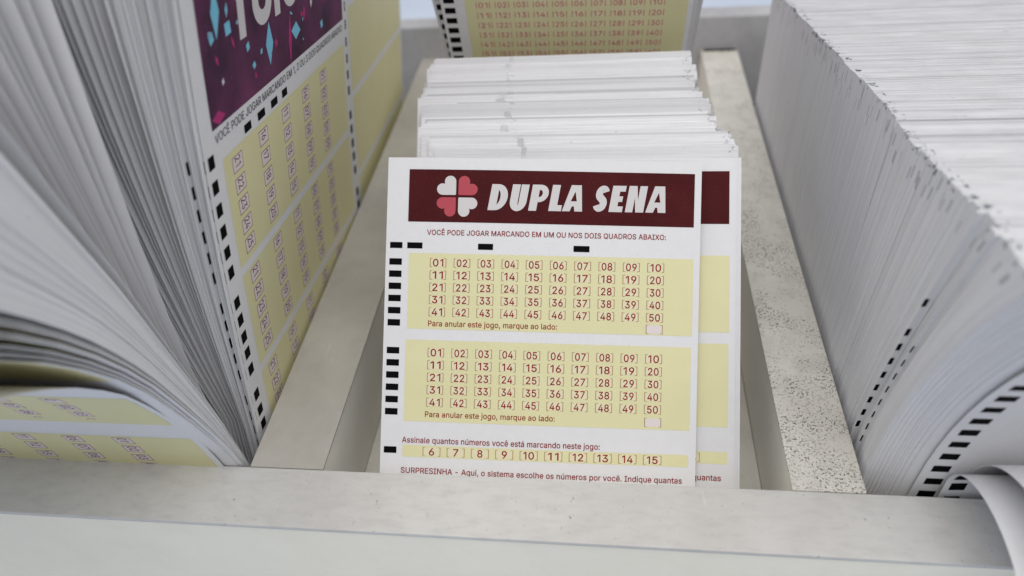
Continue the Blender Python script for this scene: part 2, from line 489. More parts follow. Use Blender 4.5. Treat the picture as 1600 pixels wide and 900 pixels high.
# outlines of a plain grotesque, 100 units to the capital height: advance, then closed contours x, y, x, y ...
OUTLINES = json.loads(r'''{",":[37,[27,14,17,-23,7,-23,13,14]],"-":[89,[66,48,66,37,22,37,22,48]],".":[37,[10,10,11,13,14,16,16,17,21,17,23,16,25,14,27,13,27,10,28,8,27,6,27,4,23,0,21,-1,16,-1,14,0,12,2,10,6]],"0":[89,[9,50,11,69,14,78,17,85,21,91,31,99,38,101,52,101,58,99,68,91,72,85,76,78,78,69,80,50,78,30,76,22,72,15,68,9,64,5,58,1,52,-1,37,-1,31,1,21,9,17,15,14,22,11,30],[26,23,29,18,32,14,40,10,49,10,57,14,60,18,63,23,65,28,68,50,65,72,63,77,60,82,57,86,49,90,40,90,32,86,29,82,26,77,24,72,21,50,24,28]],"1":[72,[39,100,54,100,54,0,42,0,42,88,17,70,17,84]],"2":[89,[46,45,53,52,55,56,58,58,60,61,63,70,63,76,62,80,60,82,59,85,47,90,40,90,34,88,31,86,29,84,27,81,25,75,25,71,13,71,13,77,17,87,20,91,24,95,28,98,33,100,38,101,50,101,55,100,60,98,64,95,71,88,73,83,75,73,75,70,73,62,71,59,69,55,58,41,52,35,30,12,77,11,77,0,13,0,13,9]],"3":[89,[14,11,11,16,9,20,9,26,21,26,23,20,25,17,27,15,32,12,39,10,47,10,54,12,60,16,62,18,65,28,64,32,64,35,62,39,57,44,54,46,40,49,31,49,31,59,57,88,14,89,14,100,73,100,73,91,44,57,49,57,55,56,61,54,66,51,70,48,73,44,77,34,77,23,73,13,70,9,61,2,55,0,49,-1,37,-1,31,0,21,4]],"4":[89,[49,100,61,100,21,33,55,32,55,62,67,62,67,32,81,32,81,21,67,21,67,0,55,0,55,21,8,21,8,31]],"5":[89,[24,26,27,17,31,13,40,10,47,10,51,11,60,17,62,21,64,28,64,36,62,43,60,47,57,49,54,52,47,54,36,54,30,52,27,50,25,48,13,50,19,100,72,100,72,89,30,89,26,59,32,63,38,65,42,65,45,66,58,63,61,61,65,59,68,56,73,49,74,45,76,41,77,37,77,32,75,20,73,15,69,10,65,6,61,3,55,1,50,-1,38,-1,32,0,28,2,23,5,19,8,16,12,14,16,12,21,12,26]],"6":[89,[14,20,12,32,14,42,16,47,18,53,22,59,27,67,50,100,63,100,35,59,43,62,46,62,57,60,62,58,66,55,70,51,73,47,75,42,76,37,76,25,75,19,72,14,69,10,65,6,61,3,56,1,50,-1,39,-1,33,1,28,3,23,6,20,10],[31,14,34,12,41,10,48,10,55,12,58,14,62,20,64,27,64,35,62,42,60,45,58,47,52,51,48,52,41,52,37,51,31,47,29,45,27,42,25,35,25,27,27,20]],"7":[89,[64,88,12,89,12,100,77,100,77,88,32,0,19,0]],"8":[89,[12,17,11,21,10,27,10,31,11,35,13,38,15,42,17,45,20,47,23,50,30,52,25,54,21,57,18,61,16,65,14,70,14,80,18,88,21,92,24,95,29,98,33,100,39,101,50,101,55,100,60,98,68,92,71,88,75,80,75,70,73,65,71,61,64,54,59,52,66,50,69,47,72,45,74,42,76,38,78,35,78,31,79,27,78,21,77,17,74,12,71,8,67,5,62,2,57,0,51,-1,38,-1,32,0,27,2,22,5,18,8,15,12],[30,13,40,10,49,10,59,13,61,16,63,18,65,21,66,24,66,31,65,34,61,40,59,42,56,44,48,46,40,46,33,44,30,42,28,40,24,34,23,31,23,24,25,18],[28,65,32,61,35,59,41,57,48,57,54,59,56,61,59,63,62,68,62,71,63,74,62,77,62,80,59,85,57,87,48,90,41,90,32,87,28,83,26,77,26,71]],"9":[89,[14,58,12,69,14,81,17,86,20,90,24,94,28,97,33,99,39,101,50,101,56,99,61,97,65,94,69,90,75,80,76,74,76,63,75,58,73,53,71,47,67,41,62,33,39,0,26,0,54,41,46,38,43,38,32,40,27,42,23,45,19,49,16,53],[29,55,31,53,37,49,41,48,48,48,52,49,58,53,60,55,62,58,64,65,64,73,62,80,58,86,55,88,48,90,41,90,34,88,31,86,27,80,25,73,25,65,27,58]],":":[37,[10,10,11,13,14,16,16,17,21,17,23,16,25,14,27,13,27,10,28,8,27,6,27,4,23,0,21,-1,16,-1,14,0,12,2,10,6],[10,65,12,69,16,71,21,71,25,69,27,67,27,65,28,62,27,60,27,58,23,54,21,54,19,53,16,54,14,54,12,56,10,60]],"A":[94,[40,100,54,100,91,0,78,0,68,28,26,28,17,0,3,0],[39,63,37,59,30,39,63,39,56,59,54,68,52,73,50,79,47,90,44,79,42,73,40,68]],"B":[90,[48,11,61,13,65,16,68,19,70,27,70,30,69,33,65,39,63,41,60,43,53,45,24,45,24,11],[54,100,60,98,65,96,69,94,72,91,75,87,77,83,78,78,78,69,76,63,74,60,70,56,67,55,65,53,62,52,68,50,74,46,77,43,79,40,81,36,82,32,82,22,81,17,79,13,76,9,72,6,68,4,56,0,12,0,12,100],[24,56,50,56,57,58,59,60,62,62,64,64,66,70,66,77,64,81,58,87,47,89,24,89]],"C":[100,[10,69,14,77,18,84,23,90,30,95,37,99,44,101,58,101,67,99,79,93,82,90,88,82,90,78,92,73,93,68,80,68,77,78,73,82,70,84,68,86,59,89,56,89,53,90,41,88,36,85,28,77,25,72,22,65,20,50,22,35,25,28,28,23,36,15,41,12,53,10,56,11,59,11,68,14,70,16,73,18,77,22,80,32,93,32,92,27,90,22,88,18,85,14,82,11,79,7,67,1,58,-1,44,-1,37,1,30,5,23,10,18,16,14,23,10,31,8,50]],"D":[99,[44,100,54,99,62,97,69,94,76,89,81,84,85,77,88,69,90,60,91,50,90,40,88,31,85,23,81,16,69,6,61,3,53,1,43,0,12,0,12,100],[67,19,71,24,74,29,77,36,78,42,78,58,77,65,75,71,71,76,68,81,63,84,57,87,51,88,43,89,24,89,24,11,42,11,57,13]],"E":[82,[74,11,74,0,12,0,12,100,73,100,73,89,24,89,24,56,70,56,70,45,24,45,24,11]],"G":[102,[10,69,14,77,18,84,23,90,29,95,36,99,44,101,57,101,67,99,75,95,83,89,86,86,90,78,92,73,93,69,80,69,78,75,76,77,74,80,68,86,59,89,56,89,52,90,41,88,36,85,28,77,25,72,22,65,20,50,22,35,25,28,28,23,36,15,41,12,53,10,63,12,68,14,72,17,75,20,78,24,80,29,82,39,56,39,56,50,94,50,94,39,92,24,89,18,85,12,80,8,74,4,68,1,60,-1,44,-1,36,1,29,5,23,10,18,16,14,23,10,31,8,50]],"H":[102,[12,100,24,100,24,57,77,57,77,100,90,100,90,0,77,0,77,46,24,46,24,0,12,0]],"I":[59,[23,11,23,89,6,89,6,100,53,100,53,89,36,89,36,11,53,11,53,0,6,0,6,11]],"J":[78,[19,34,19,29,21,18,27,12,32,10,41,10,45,12,49,15,51,18,53,23,53,100,66,100,66,29,65,20,62,12,58,6,52,2,45,0,36,-1,28,0,21,2,15,6,10,12,7,20,7,34]],"M":[123,[12,0,12,100,30,100,54,37,56,33,56,31,60,22,60,19,62,14,62,16,66,26,66,29,69,35,69,37,94,100,112,100,112,0,99,0,99,81,100,84,100,87,90,59,90,57,67,0,56,0,33,57,33,59,24,83,24,0]],"N":[103,[27,100,67,36,69,34,73,27,74,24,79,16,79,28,78,31,78,100,91,100,91,0,76,0,40,57,31,71,27,79,24,84,24,64,25,62,25,0,12,0,12,100]],"O":[105,[10,31,8,50,10,69,14,77,18,84,23,90,30,95,37,99,44,101,61,101,68,99,75,95,82,90,87,84,91,77,94,69,96,60,97,50,96,40,94,31,91,23,87,16,82,10,75,5,68,1,61,-1,44,-1,37,1,30,5,23,10,18,16,14,23],[28,23,32,18,36,15,41,12,52,10,64,12,69,15,73,18,77,23,80,28,83,35,85,50,83,65,80,72,77,77,73,82,69,85,64,88,52,90,41,88,36,85,32,82,28,77,25,72,22,65,20,50,22,35,25,28]],"P":[87,[12,100,53,100,60,98,65,96,70,93,74,89,77,84,79,79,80,74,80,63,79,57,77,52,74,48,70,44,60,38,53,37,24,37,24,0,12,0],[58,50,61,52,64,55,65,58,67,61,67,65,68,68,67,72,67,76,65,79,64,82,55,88,51,89,24,89,24,48,51,48]],"Q":[105,[10,69,14,77,18,84,23,90,30,95,37,99,44,101,61,101,68,99,75,95,82,90,87,84,91,77,94,69,96,60,97,50,96,40,94,31,91,23,87,16,82,10,79,8,92,-9,79,-9,70,2,68,1,61,-1,44,-1,37,1,30,5,23,10,18,16,14,23,10,31,8,50],[32,18,36,15,41,12,52,10,63,12,48,31,61,31,72,18,77,23,80,28,83,35,85,50,83,65,80,72,77,77,73,82,69,85,64,88,52,90,41,88,36,85,32,82,28,77,25,72,22,65,20,50,22,35,25,28,28,23]],"R":[88,[12,100,54,100,60,98,65,96,70,93,74,89,77,85,79,80,80,75,80,63,79,58,77,53,74,49,70,46,65,43,62,42,84,0,69,0,48,39,24,39,24,0,12,0],[59,52,61,54,64,56,66,59,68,65,68,73,66,80,61,85,58,86,55,88,51,89,24,89,24,50,51,50]],"S":[88,[10,16,8,21,8,27,21,27,21,23,22,20,24,17,27,15,29,13,33,12,36,10,48,10,56,12,60,14,62,16,65,18,67,21,68,24,68,30,67,33,61,39,55,41,52,43,36,47,28,50,22,53,17,57,13,61,11,67,10,73,12,84,18,92,22,95,27,98,32,100,38,101,51,101,57,100,62,98,67,95,71,92,77,84,79,74,66,74,65,79,63,83,59,86,55,88,50,90,40,90,33,88,30,86,27,85,23,77,23,71,24,68,30,62,33,61,36,59,39,58,42,58,61,52,64,50,68,49,71,47,73,44,76,42,78,39,80,32,80,22,76,12,73,8,69,5,64,2,58,0,44,-2,31,0,25,2,20,5,16,8]],"U":[102,[12,100,24,100,24,35,26,26,28,22,30,19,33,16,37,13,41,12,46,10,56,10,61,12,65,13,69,16,72,19,74,22,76,26,77,30,77,100,90,100,90,34,88,21,85,16,77,6,65,0,51,-2,36,0,30,3,25,6,20,11,14,21,12,27]],"V":[94,[41,32,42,27,44,21,46,14,47,11,48,14,51,21,52,27,56,37,57,41,78,100,91,100,55,0,40,0,3,100,17,100,38,41,39,37]],"X":[93,[40,51,6,100,20,100,35,79,41,69,43,67,53,71,55,73,73,100,88,100,54,51,90,0,75,0,57,25,56,28,54,30,53,32,51,34,47,43,45,41,39,30,37,28,36,25,18,0,4,0]],"a":[77,[9,9,7,12,6,17,6,25,8,32,10,34,13,36,15,38,18,39,21,41,25,41,32,43,35,43,39,44,43,44,46,45,51,45,54,48,54,53,51,60,49,62,42,65,35,65,25,61,23,59,20,54,8,57,12,65,15,68,19,70,22,72,26,74,30,75,34,75,38,76,41,75,47,75,50,74,53,72,56,71,59,69,63,63,65,59,66,55,66,0,54,0,54,10,53,8,51,7,50,5,48,3,45,2,42,0,39,-1,35,-1,31,-2,19,1,15,3],[22,13,23,11,26,10,28,10,31,9,38,9,41,10,45,12,48,13,50,16,52,18,54,24,54,37,49,35,45,35,43,34,39,34,37,33,32,33,22,29,19,26,18,23,18,18,20,14]],"c":[78,[11,17,9,23,7,30,7,44,9,51,11,57,14,63,18,67,23,71,28,73,34,75,41,76,44,75,48,75,57,72,63,68,65,66,67,63,69,61,71,54,60,51,55,60,48,64,45,64,43,65,41,65,32,63,29,61,23,55,21,51,19,42,19,32,21,23,23,19,29,13,32,11,41,9,43,9,46,10,48,10,55,14,60,23,71,20,69,14,67,11,65,9,63,6,57,2,48,-1,44,-1,41,-2,34,-1,28,1,23,3,18,7,14,11]],"d":[83,[7,30,7,45,9,51,11,58,14,63,22,71,32,75,38,76,43,75,47,75,55,70,56,68,58,66,60,63,61,100,73,100,73,0,61,0,61,12,59,10,58,8,56,6,55,4,46,-1,43,-1,38,-2,32,-1,22,3,17,7,14,11,11,17,9,23],[23,19,29,13,32,11,40,9,48,11,52,13,55,15,59,23,61,32,61,43,59,52,57,55,55,59,52,61,48,63,45,64,40,65,32,63,28,61,26,59,23,55,21,51,19,42,19,32,21,23]],"e":[79,[7,44,9,51,11,57,14,62,18,67,23,71,28,73,34,75,40,76,44,75,48,75,52,74,56,72,63,67,66,64,68,60,72,50,73,45,73,33,19,33,19,30,20,25,24,17,27,14,33,10,37,9,45,9,47,10,50,10,52,11,54,13,56,14,58,16,60,21,72,18,70,14,66,8,63,5,59,3,56,1,51,-1,47,-1,42,-2,35,-1,23,3,18,7,14,11,11,17,7,29],[19,43,61,43,60,49,59,53,57,56,54,59,52,62,48,63,45,65,36,65,32,63,29,62,23,56,21,53,19,45]],"g":[84,[10,-14,20,-8,26,-15,37,-19,46,-19,51,-17,55,-15,59,-11,61,-7,61,13,59,12,58,10,56,8,55,6,52,5,50,3,43,1,33,1,27,3,22,5,14,13,11,18,7,30,7,45,9,52,11,58,14,63,22,71,27,73,33,75,39,76,43,75,47,75,50,73,53,72,57,68,60,63,62,63,62,75,73,75,73,-8,69,-18,66,-21,62,-24,57,-27,41,-30,35,-29,31,-29,26,-27,22,-26,16,-22,12,-16],[23,20,26,17,32,13,36,12,45,12,48,13,52,15,55,17,57,20,59,24,61,33,61,43,59,52,57,56,55,59,49,63,40,65,32,63,26,59,21,52,19,43,19,33,21,24]],"h":[81,[22,100,22,61,26,68,34,74,45,76,54,74,62,70,65,67,69,59,70,53,70,0,58,0,58,52,54,60,50,63,41,65,38,64,35,64,32,62,29,61,27,58,25,56,23,52,23,49,22,45,22,0,10,0,10,100]],"i":[33,[8,97,9,99,14,103,19,103,24,99,25,97,25,93,24,91,19,87,14,87,9,91,8,93],[22,75,22,0,10,0,10,75]],"j":[33,[6,-16,8,-14,10,-9,10,75,22,75,22,-10,20,-18,18,-21,16,-23,13,-25,9,-27,5,-28,-2,-28,-2,-17,4,-17],[8,97,9,99,14,103,19,103,24,99,24,97,25,95,24,93,24,91,19,87,14,87,9,91,8,93]],"l":[37,[12,7,10,17,10,100,22,100,22,16,26,10,31,10,33,11,36,1,34,0,22,0,18,1]],"m":[120,[10,75,22,75,22,62,26,68,28,70,34,74,40,76,43,76,53,74,56,71,62,63,63,60,64,65,69,70,75,74,82,76,90,76,94,75,98,73,101,71,104,68,106,65,108,60,109,56,109,0,97,0,97,55,95,59,93,61,90,63,86,65,79,65,71,61,69,59,66,52,66,0,54,0,54,51,52,58,50,61,47,63,43,65,36,65,31,63,29,61,26,59,23,54,23,51,22,47,22,0,10,0]],"n":[81,[10,75,22,75,22,61,26,68,34,74,45,76,54,74,62,70,65,67,69,59,70,53,70,0,58,0,58,52,54,60,50,63,41,65,38,64,35,64,32,62,29,61,27,58,25,56,23,52,23,49,22,45,22,0,10,0]],"o":[82,[7,30,7,44,9,51,11,57,14,63,18,67,23,71,28,73,34,75,41,76,47,75,59,71,67,63,71,57,73,51,75,37,73,23,71,17,67,11,59,3,47,-1,41,-2,34,-1,28,1,23,3,18,7,14,11,11,17,9,23],[23,19,29,13,32,11,41,9,50,11,53,13,59,19,60,23,62,27,62,32,63,37,62,42,62,46,60,51,59,55,53,61,50,63,41,65,32,63,29,61,23,55,21,51,19,42,19,32,21,23]],"p":[83,[22,75,22,63,24,64,25,66,31,72,34,73,37,75,41,75,45,76,51,75,57,73,62,71,70,63,73,58,75,51,76,45,77,37,75,23,73,17,70,11,62,3,57,1,51,-1,45,-2,41,-1,37,-1,34,1,31,2,27,6,26,8,24,10,23,12,22,-28,10,-28,10,75],[23,27,25,23,26,19,29,15,35,11,43,9,52,11,55,13,58,16,60,19,62,23,64,32,64,42,62,51,58,59,52,63,43,65,35,63,29,59,26,55,23,47,22,43,22,32]],"q":[83,[7,30,7,45,9,51,11,58,14,63,22,71,32,75,38,76,43,75,47,75,55,70,56,68,58,66,60,63,61,75,73,75,73,-28,61,-28,61,12,59,10,58,8,56,6,55,4,46,-1,43,-1,38,-2,32,-1,22,3,17,7,14,11,11,17,9,23],[23,19,29,13,32,11,40,9,48,11,52,13,55,15,59,23,61,32,61,43,59,52,57,55,55,59,52,61,48,63,45,64,40,65,32,63,28,61,26,59,23,55,21,51,19,42,19,32,21,23]],"r":[51,[10,0,10,75,22,75,22,63,24,67,27,70,30,72,34,74,42,76,44,76,48,75,48,63,46,64,37,64,31,62,25,56,23,53,23,50,22,47,22,0]],"s":[72,[10,11,8,14,7,19,18,21,20,17,22,14,24,12,28,10,31,9,40,9,45,10,48,12,51,15,53,20,50,27,45,30,42,30,29,33,23,35,18,38,14,41,11,45,9,54,11,62,15,68,19,71,23,73,37,76,42,75,46,75,50,73,59,67,61,64,62,61,64,57,53,54,52,57,50,60,48,62,45,64,41,65,33,65,29,64,23,60,21,54,24,48,27,46,45,41,51,39,56,37,60,34,63,30,65,26,65,17,61,9,59,6,55,3,51,1,36,-2,31,-1,26,-1,22,1,18,2,15,5,12,7]],"t":[45,[38,10,40,11,42,0,39,0,38,-1,33,-1,22,1,18,4,15,8,13,13,13,64,1,64,1,75,13,75,13,93,25,93,25,75,40,75,40,64,25,64,25,16,28,11,31,10]],"u":[81,[10,75,22,75,22,28,24,18,30,12,34,10,43,10,49,12,52,14,54,16,56,19,58,26,58,75,70,75,70,0,59,0,59,15,58,12,51,3,41,-1,31,-1,27,0,23,2,19,5,16,8,12,16,10,27]],"v":[77,[17,75,32,30,34,26,35,22,37,17,42,26,44,30,60,75,73,75,44,0,32,0,3,75]],"Ê":[82,[74,11,74,0,12,0,12,100,73,100,73,89,24,89,24,56,70,56,70,45,24,45,24,11],[37,129,49,129,64,112,52,111,43,123,33,111,21,111]],"á":[77,[9,9,7,12,6,17,6,25,8,32,10,34,13,36,15,38,18,39,21,41,25,41,32,43,35,43,39,44,43,44,46,45,51,45,54,48,54,53,51,60,49,62,42,65,35,65,25,61,23,59,20,54,8,57,12,65,15,68,19,70,22,72,26,74,30,75,34,75,38,76,41,75,47,75,50,74,53,72,56,71,59,69,63,63,65,59,66,55,66,0,54,0,54,10,53,8,51,7,50,5,48,3,45,2,42,0,39,-1,35,-1,31,-2,19,1,15,3],[22,13,23,11,26,10,28,10,31,9,38,9,41,10,45,12,48,13,50,16,52,18,54,24,54,37,49,35,45,35,43,34,39,34,37,33,32,33,22,29,19,26,18,23,18,18,20,14],[32,84,41,104,55,104,42,84]],"ê":[79,[7,44,9,51,11,57,14,62,18,67,23,71,28,73,34,75,40,76,44,75,48,75,52,74,56,72,63,67,66,64,68,60,72,50,73,45,73,33,19,33,19,30,20,25,24,17,27,14,33,10,37,9,45,9,47,10,50,10,52,11,54,13,56,14,58,16,60,21,72,18,70,14,66,8,63,5,59,3,56,1,51,-1,47,-1,42,-2,35,-1,23,3,18,7,14,11,11,17,7,29],[19,43,61,43,60,49,59,53,57,56,54,59,52,62,48,63,45,65,36,65,32,63,29,62,23,56,21,53,19,45],[19,86,34,104,46,104,62,86,50,86,40,97,30,86]],"ú":[81,[10,75,22,75,22,28,24,18,30,12,34,10,43,10,49,12,52,14,54,16,56,19,58,26,58,75,70,75,70,0,59,0,59,15,58,12,51,3,41,-1,31,-1,27,0,23,2,19,5,16,8,12,16,10,27],[35,84,44,104,58,104,45,84]]}''')
_G = {}


def glyphs(s, bold=0.0):
    """flat triangles of a line of lettering, capitals 1 unit high"""
    key = (s, bold)
    if key in _G:
        return _G[key]
    pts, tris, x = [], [], 0.0
    for c in s:
        if c == ' ':
            x += 38 + bold * 100; continue
        d = OUTLINES[c]
        ck = ('glyph', c, bold)
        if ck not in _G:
            loops = []
            for L in d[1:]:
                P = [(L[i], L[i + 1]) for i in range(0, len(L), 2)]
                P = [p for i, p in enumerate(P) if math.hypot(p[0] - P[i - 1][0], p[1] - P[i - 1][1]) > 1.6]
                n = len(P); Q = []
                area = sum(P[i][0] * P[(i + 1) % n][1] - P[(i + 1) % n][0] * P[i][1] for i in range(n))
                for i in range(n):
                    a, b, c2 = P[i - 1], P[i], P[(i + 1) % n]
                    d1 = nrm((b[0] - a[0], b[1] - a[1])); d2 = nrm((c2[0] - b[0], c2[1] - b[1]))
                    nn = np.array([-(d1[1] + d2[1]), d1[0] + d2[0]]); l = np.linalg.norm(nn)
                    if l < 0.2: Q.append(b); continue
                    nn = nn / l * min(1.5, 2 / l) * bold * 100
                    Q.append((b[0] + nn[0], b[1] + nn[1]))          # ink lies right of the contour: left is outwards
                loops.append((area < 0, Q))
            gp, gt = [], []
            outs = [Q for o, Q in loops if o]
            holes = [Q for o, Q in loops if not o]
            for O in outs:
                xs_, ys_ = [p[0] for p in O], [p[1] for p in O]
                hs = [h for h in holes if min(xs_) < np.mean([p[0] for p in h]) < max(xs_) and min(ys_) < np.mean([p[1] for p in h]) < max(ys_)]
                vec = [[Vector((a, b, 0)) for a, b in L] for L in [O] + hs]
                b0 = len(gp)
                gt += [tuple(k + b0 for k in t) for t in tessellate_polygon(vec)]
                gp += [(v.x, v.y) for L in vec for v in L]
            _G[ck] = (gp, gt)
        gp, gt = _G[ck]
        b0 = len(pts)
        pts += [((px_ + x) / 100, py_ / 100) for px_, py_ in gp]
        tris += [tuple(b0 + k for k in t) for t in gt]
        x += d[0] + bold * 100
    x0 = min((p[0] for p in pts), default=0.0); x1 = max((p[0] for p in pts), default=0.0)
    _G[key] = ([(a - x0, b) for a, b in pts], tris, x1 - x0)
    return _G[key]


def arc(cx, cy, rx, ry, a0, a1, n=12):
    return [(cx + rx * math.cos(math.radians(a0 + (a1 - a0) * i / n)), cy + ry * math.sin(math.radians(a0 + (a1 - a0) * i / n))) for i in range(n + 1)]


def rail_curve(path, w):
    """thick stroke around a centre line"""
    L, R = [], []
    for i, p in enumerate(path):
        a = path[max(0, i - 1)]; b = path[min(len(path) - 1, i + 1)]
        d = (b[0] - a[0], b[1] - a[1]); l = math.hypot(*d) or 1
        n = (-d[1] / l * w / 2, d[0] / l * w / 2)
        L.append((p[0] + n[0], p[1] + n[1])); R.append((p[0] - n[0], p[1] - n[1]))
    return L + R[::-1]


def heavy_letter(c, w):
    """heavy poster capitals, 1 unit high, w wide; outline first, holes after"""
    s = 0.30
    if c == 'D':
        return [[(0, 0)] + arc(w - 0.42, 0.5, 0.42, 0.5, -90, 90, 14) + [(0, 1)],
                [(s, 0.21)] + arc(w - 0.42, 0.5, 0.42 - s + 0.02, 0.29, -90, 90, 10) + [(s, 0.79)]]
    if c == 'U':
        return [[(0, 1)] + arc(w / 2, 0.36, w / 2, 0.385, 180, 360, 14) + [(w, 1), (w - s, 1)] + arc(w / 2, 0.36, w / 2 - s, 0.15, 0, -180, 8) + [(s, 1)]]
    if c == 'P':
        return [[(0, 0), (s, 0), (s, 0.33)] + arc(w - 0.335, 0.665, 0.335, 0.335, -90, 90, 12) + [(0, 1)],
                [(s, 0.53)] + arc(w - 0.335, 0.665, 0.11, 0.135, -90, 90, 8) + [(s, 0.80)]]
    if c == 'L':
        return [[(0, 0), (w, 0), (w, 0.23), (s, 0.23), (s, 1), (0, 1)]]
    if c == 'A':
        m = w / 2
        return [[(0, 0), (0.29, 0), (0.345, 0.19), (w - 0.345, 0.19), (w - 0.29, 0), (w, 0), (m + 0.19, 1), (m - 0.19, 1)],
                [(m - 0.115, 0.385), (m + 0.115, 0.385), (m, 0.76)]]
    if c == 'S':
        p = arc(w / 2 + .02, 0.69, w / 2 - 0.15, 0.18, 20, 262, 14) + arc(w / 2 - .02, 0.31, w / 2 - 0.15, 0.18, 82, -160, 14)
        return [('stroke', p, 0.262)]
    if c == 'E':
        return [[(0, 0), (w, 0), (w, 0.22), (s, 0.22), (s, 0.39), (w - 0.06, 0.39), (w - 0.06, 0.60), (s, 0.60), (s, 0.78), (w, 0.78), (w, 1), (0, 1)]]
    if c == 'N':
        return [[(0, 0), (0.28, 0), (0.28, 0.55), (w - 0.3, 0), (w, 0), (w, 1), (w - 0.28, 1), (w - 0.28, 0.45), (0.3, 1), (0, 1)]]


def box_part(name, x0, x1, y0, y1, z0, z1, mat, parent, bev=0.5, seg=2):
    bm = bmesh.new()
    bmesh.ops.create_cube(bm, size=1)
    for v in bm.verts:
        p = (x0 + (v.co.x + .5) * (x1 - x0), y0 + (v.co.y + .5) * (y1 - y0), z0 + (v.co.z + .5) * (z1 - z0))
        v.co = Vector(W3(p))
    if bev:
        bmesh.ops.bevel(bm, geom=bm.edges[:], offset=bev * S, segments=seg, profile=0.6, affect='EDGES')
    me = bpy.data.meshes.new(name); bm.to_mesh(me); bm.free()
    for p in me.polygons:
        p.use_smooth = False
    return link(name, me, [mat], parent)


# ------------------------------------------------------------------ setting and tray
bm = bmesh.new()
bmesh.ops.create_grid(bm, x_segments=2, y_segments=2, size=14)
me = bpy.data.meshes.new('countertop'); bm.to_mesh(me); bm.free()
ct = link('countertop', me, [M['counter']])
ct.location = (0, 4, 0)
tag(ct, 'pale bluish counter surface behind and beneath the divided tray', 'counter', kind='structure')

tray = bpy.data.objects.new('divided_tray', None); COL.objects.link(tray)
tag(tray, 'worn off white laminate tray with dividers holding upright stacks of betting slips', 'tray')
tray.empty_display_size = 0.2


def tp(*a, **k):
    return box_part(*a, parent=tray, **k)


tp('front_rail', -236, 206, 82.3, 98.9, -1.5, 0.0, M['rail'], bev=0.35)
tp('front_panel', -236, 206, 82.75, 98.5, -91.6, -1.75, M['panel'], bev=0.3)
dl = tp('divider', -93.3, -73.2, 99.1, 342.8, -91.6, -0.85, M['wall'], bev=0.2)
dr = tp('divider', 46.3, 63.2, 99.1, 342.8, -91.6, -0.85, M['wall'], bev=0.2)
dr['label'] = 'right divider worn to dark specks along its top'
box_part('edge_band', -93.45, -73.05, 99.1, 342.8, -0.8, -0.03, M['divl'], dl, bev=0.22)
box_part('edge_band', 46.15, 63.35, 99.1, 342.8, -0.8, -0.03, M['divr'], dr, bev=0.3)
tp('back_wall', -236, 206, 343.0, 354.5, -91.6, 16.0, M['back'], bev=1.0)
tp('side_wall', -236, -222, 99.1, 342.8, -91.6, -0.1, M['divl'])
tp('side_wall', 190, 206, 99.1, 342.8, -91.6, -0.1, M['divr'])
tp('base_board', -73.0, 46.1, 99.1, 342.8, -91.5, -30.0, M['base'], bev=0)  # floor raised high to bounce light into the wells
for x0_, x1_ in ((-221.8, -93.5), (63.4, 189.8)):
    tp('base_board', x0_, x1_, 99.1, 342.8, -91.5, -30.0, M['shade_base'], bev=0)


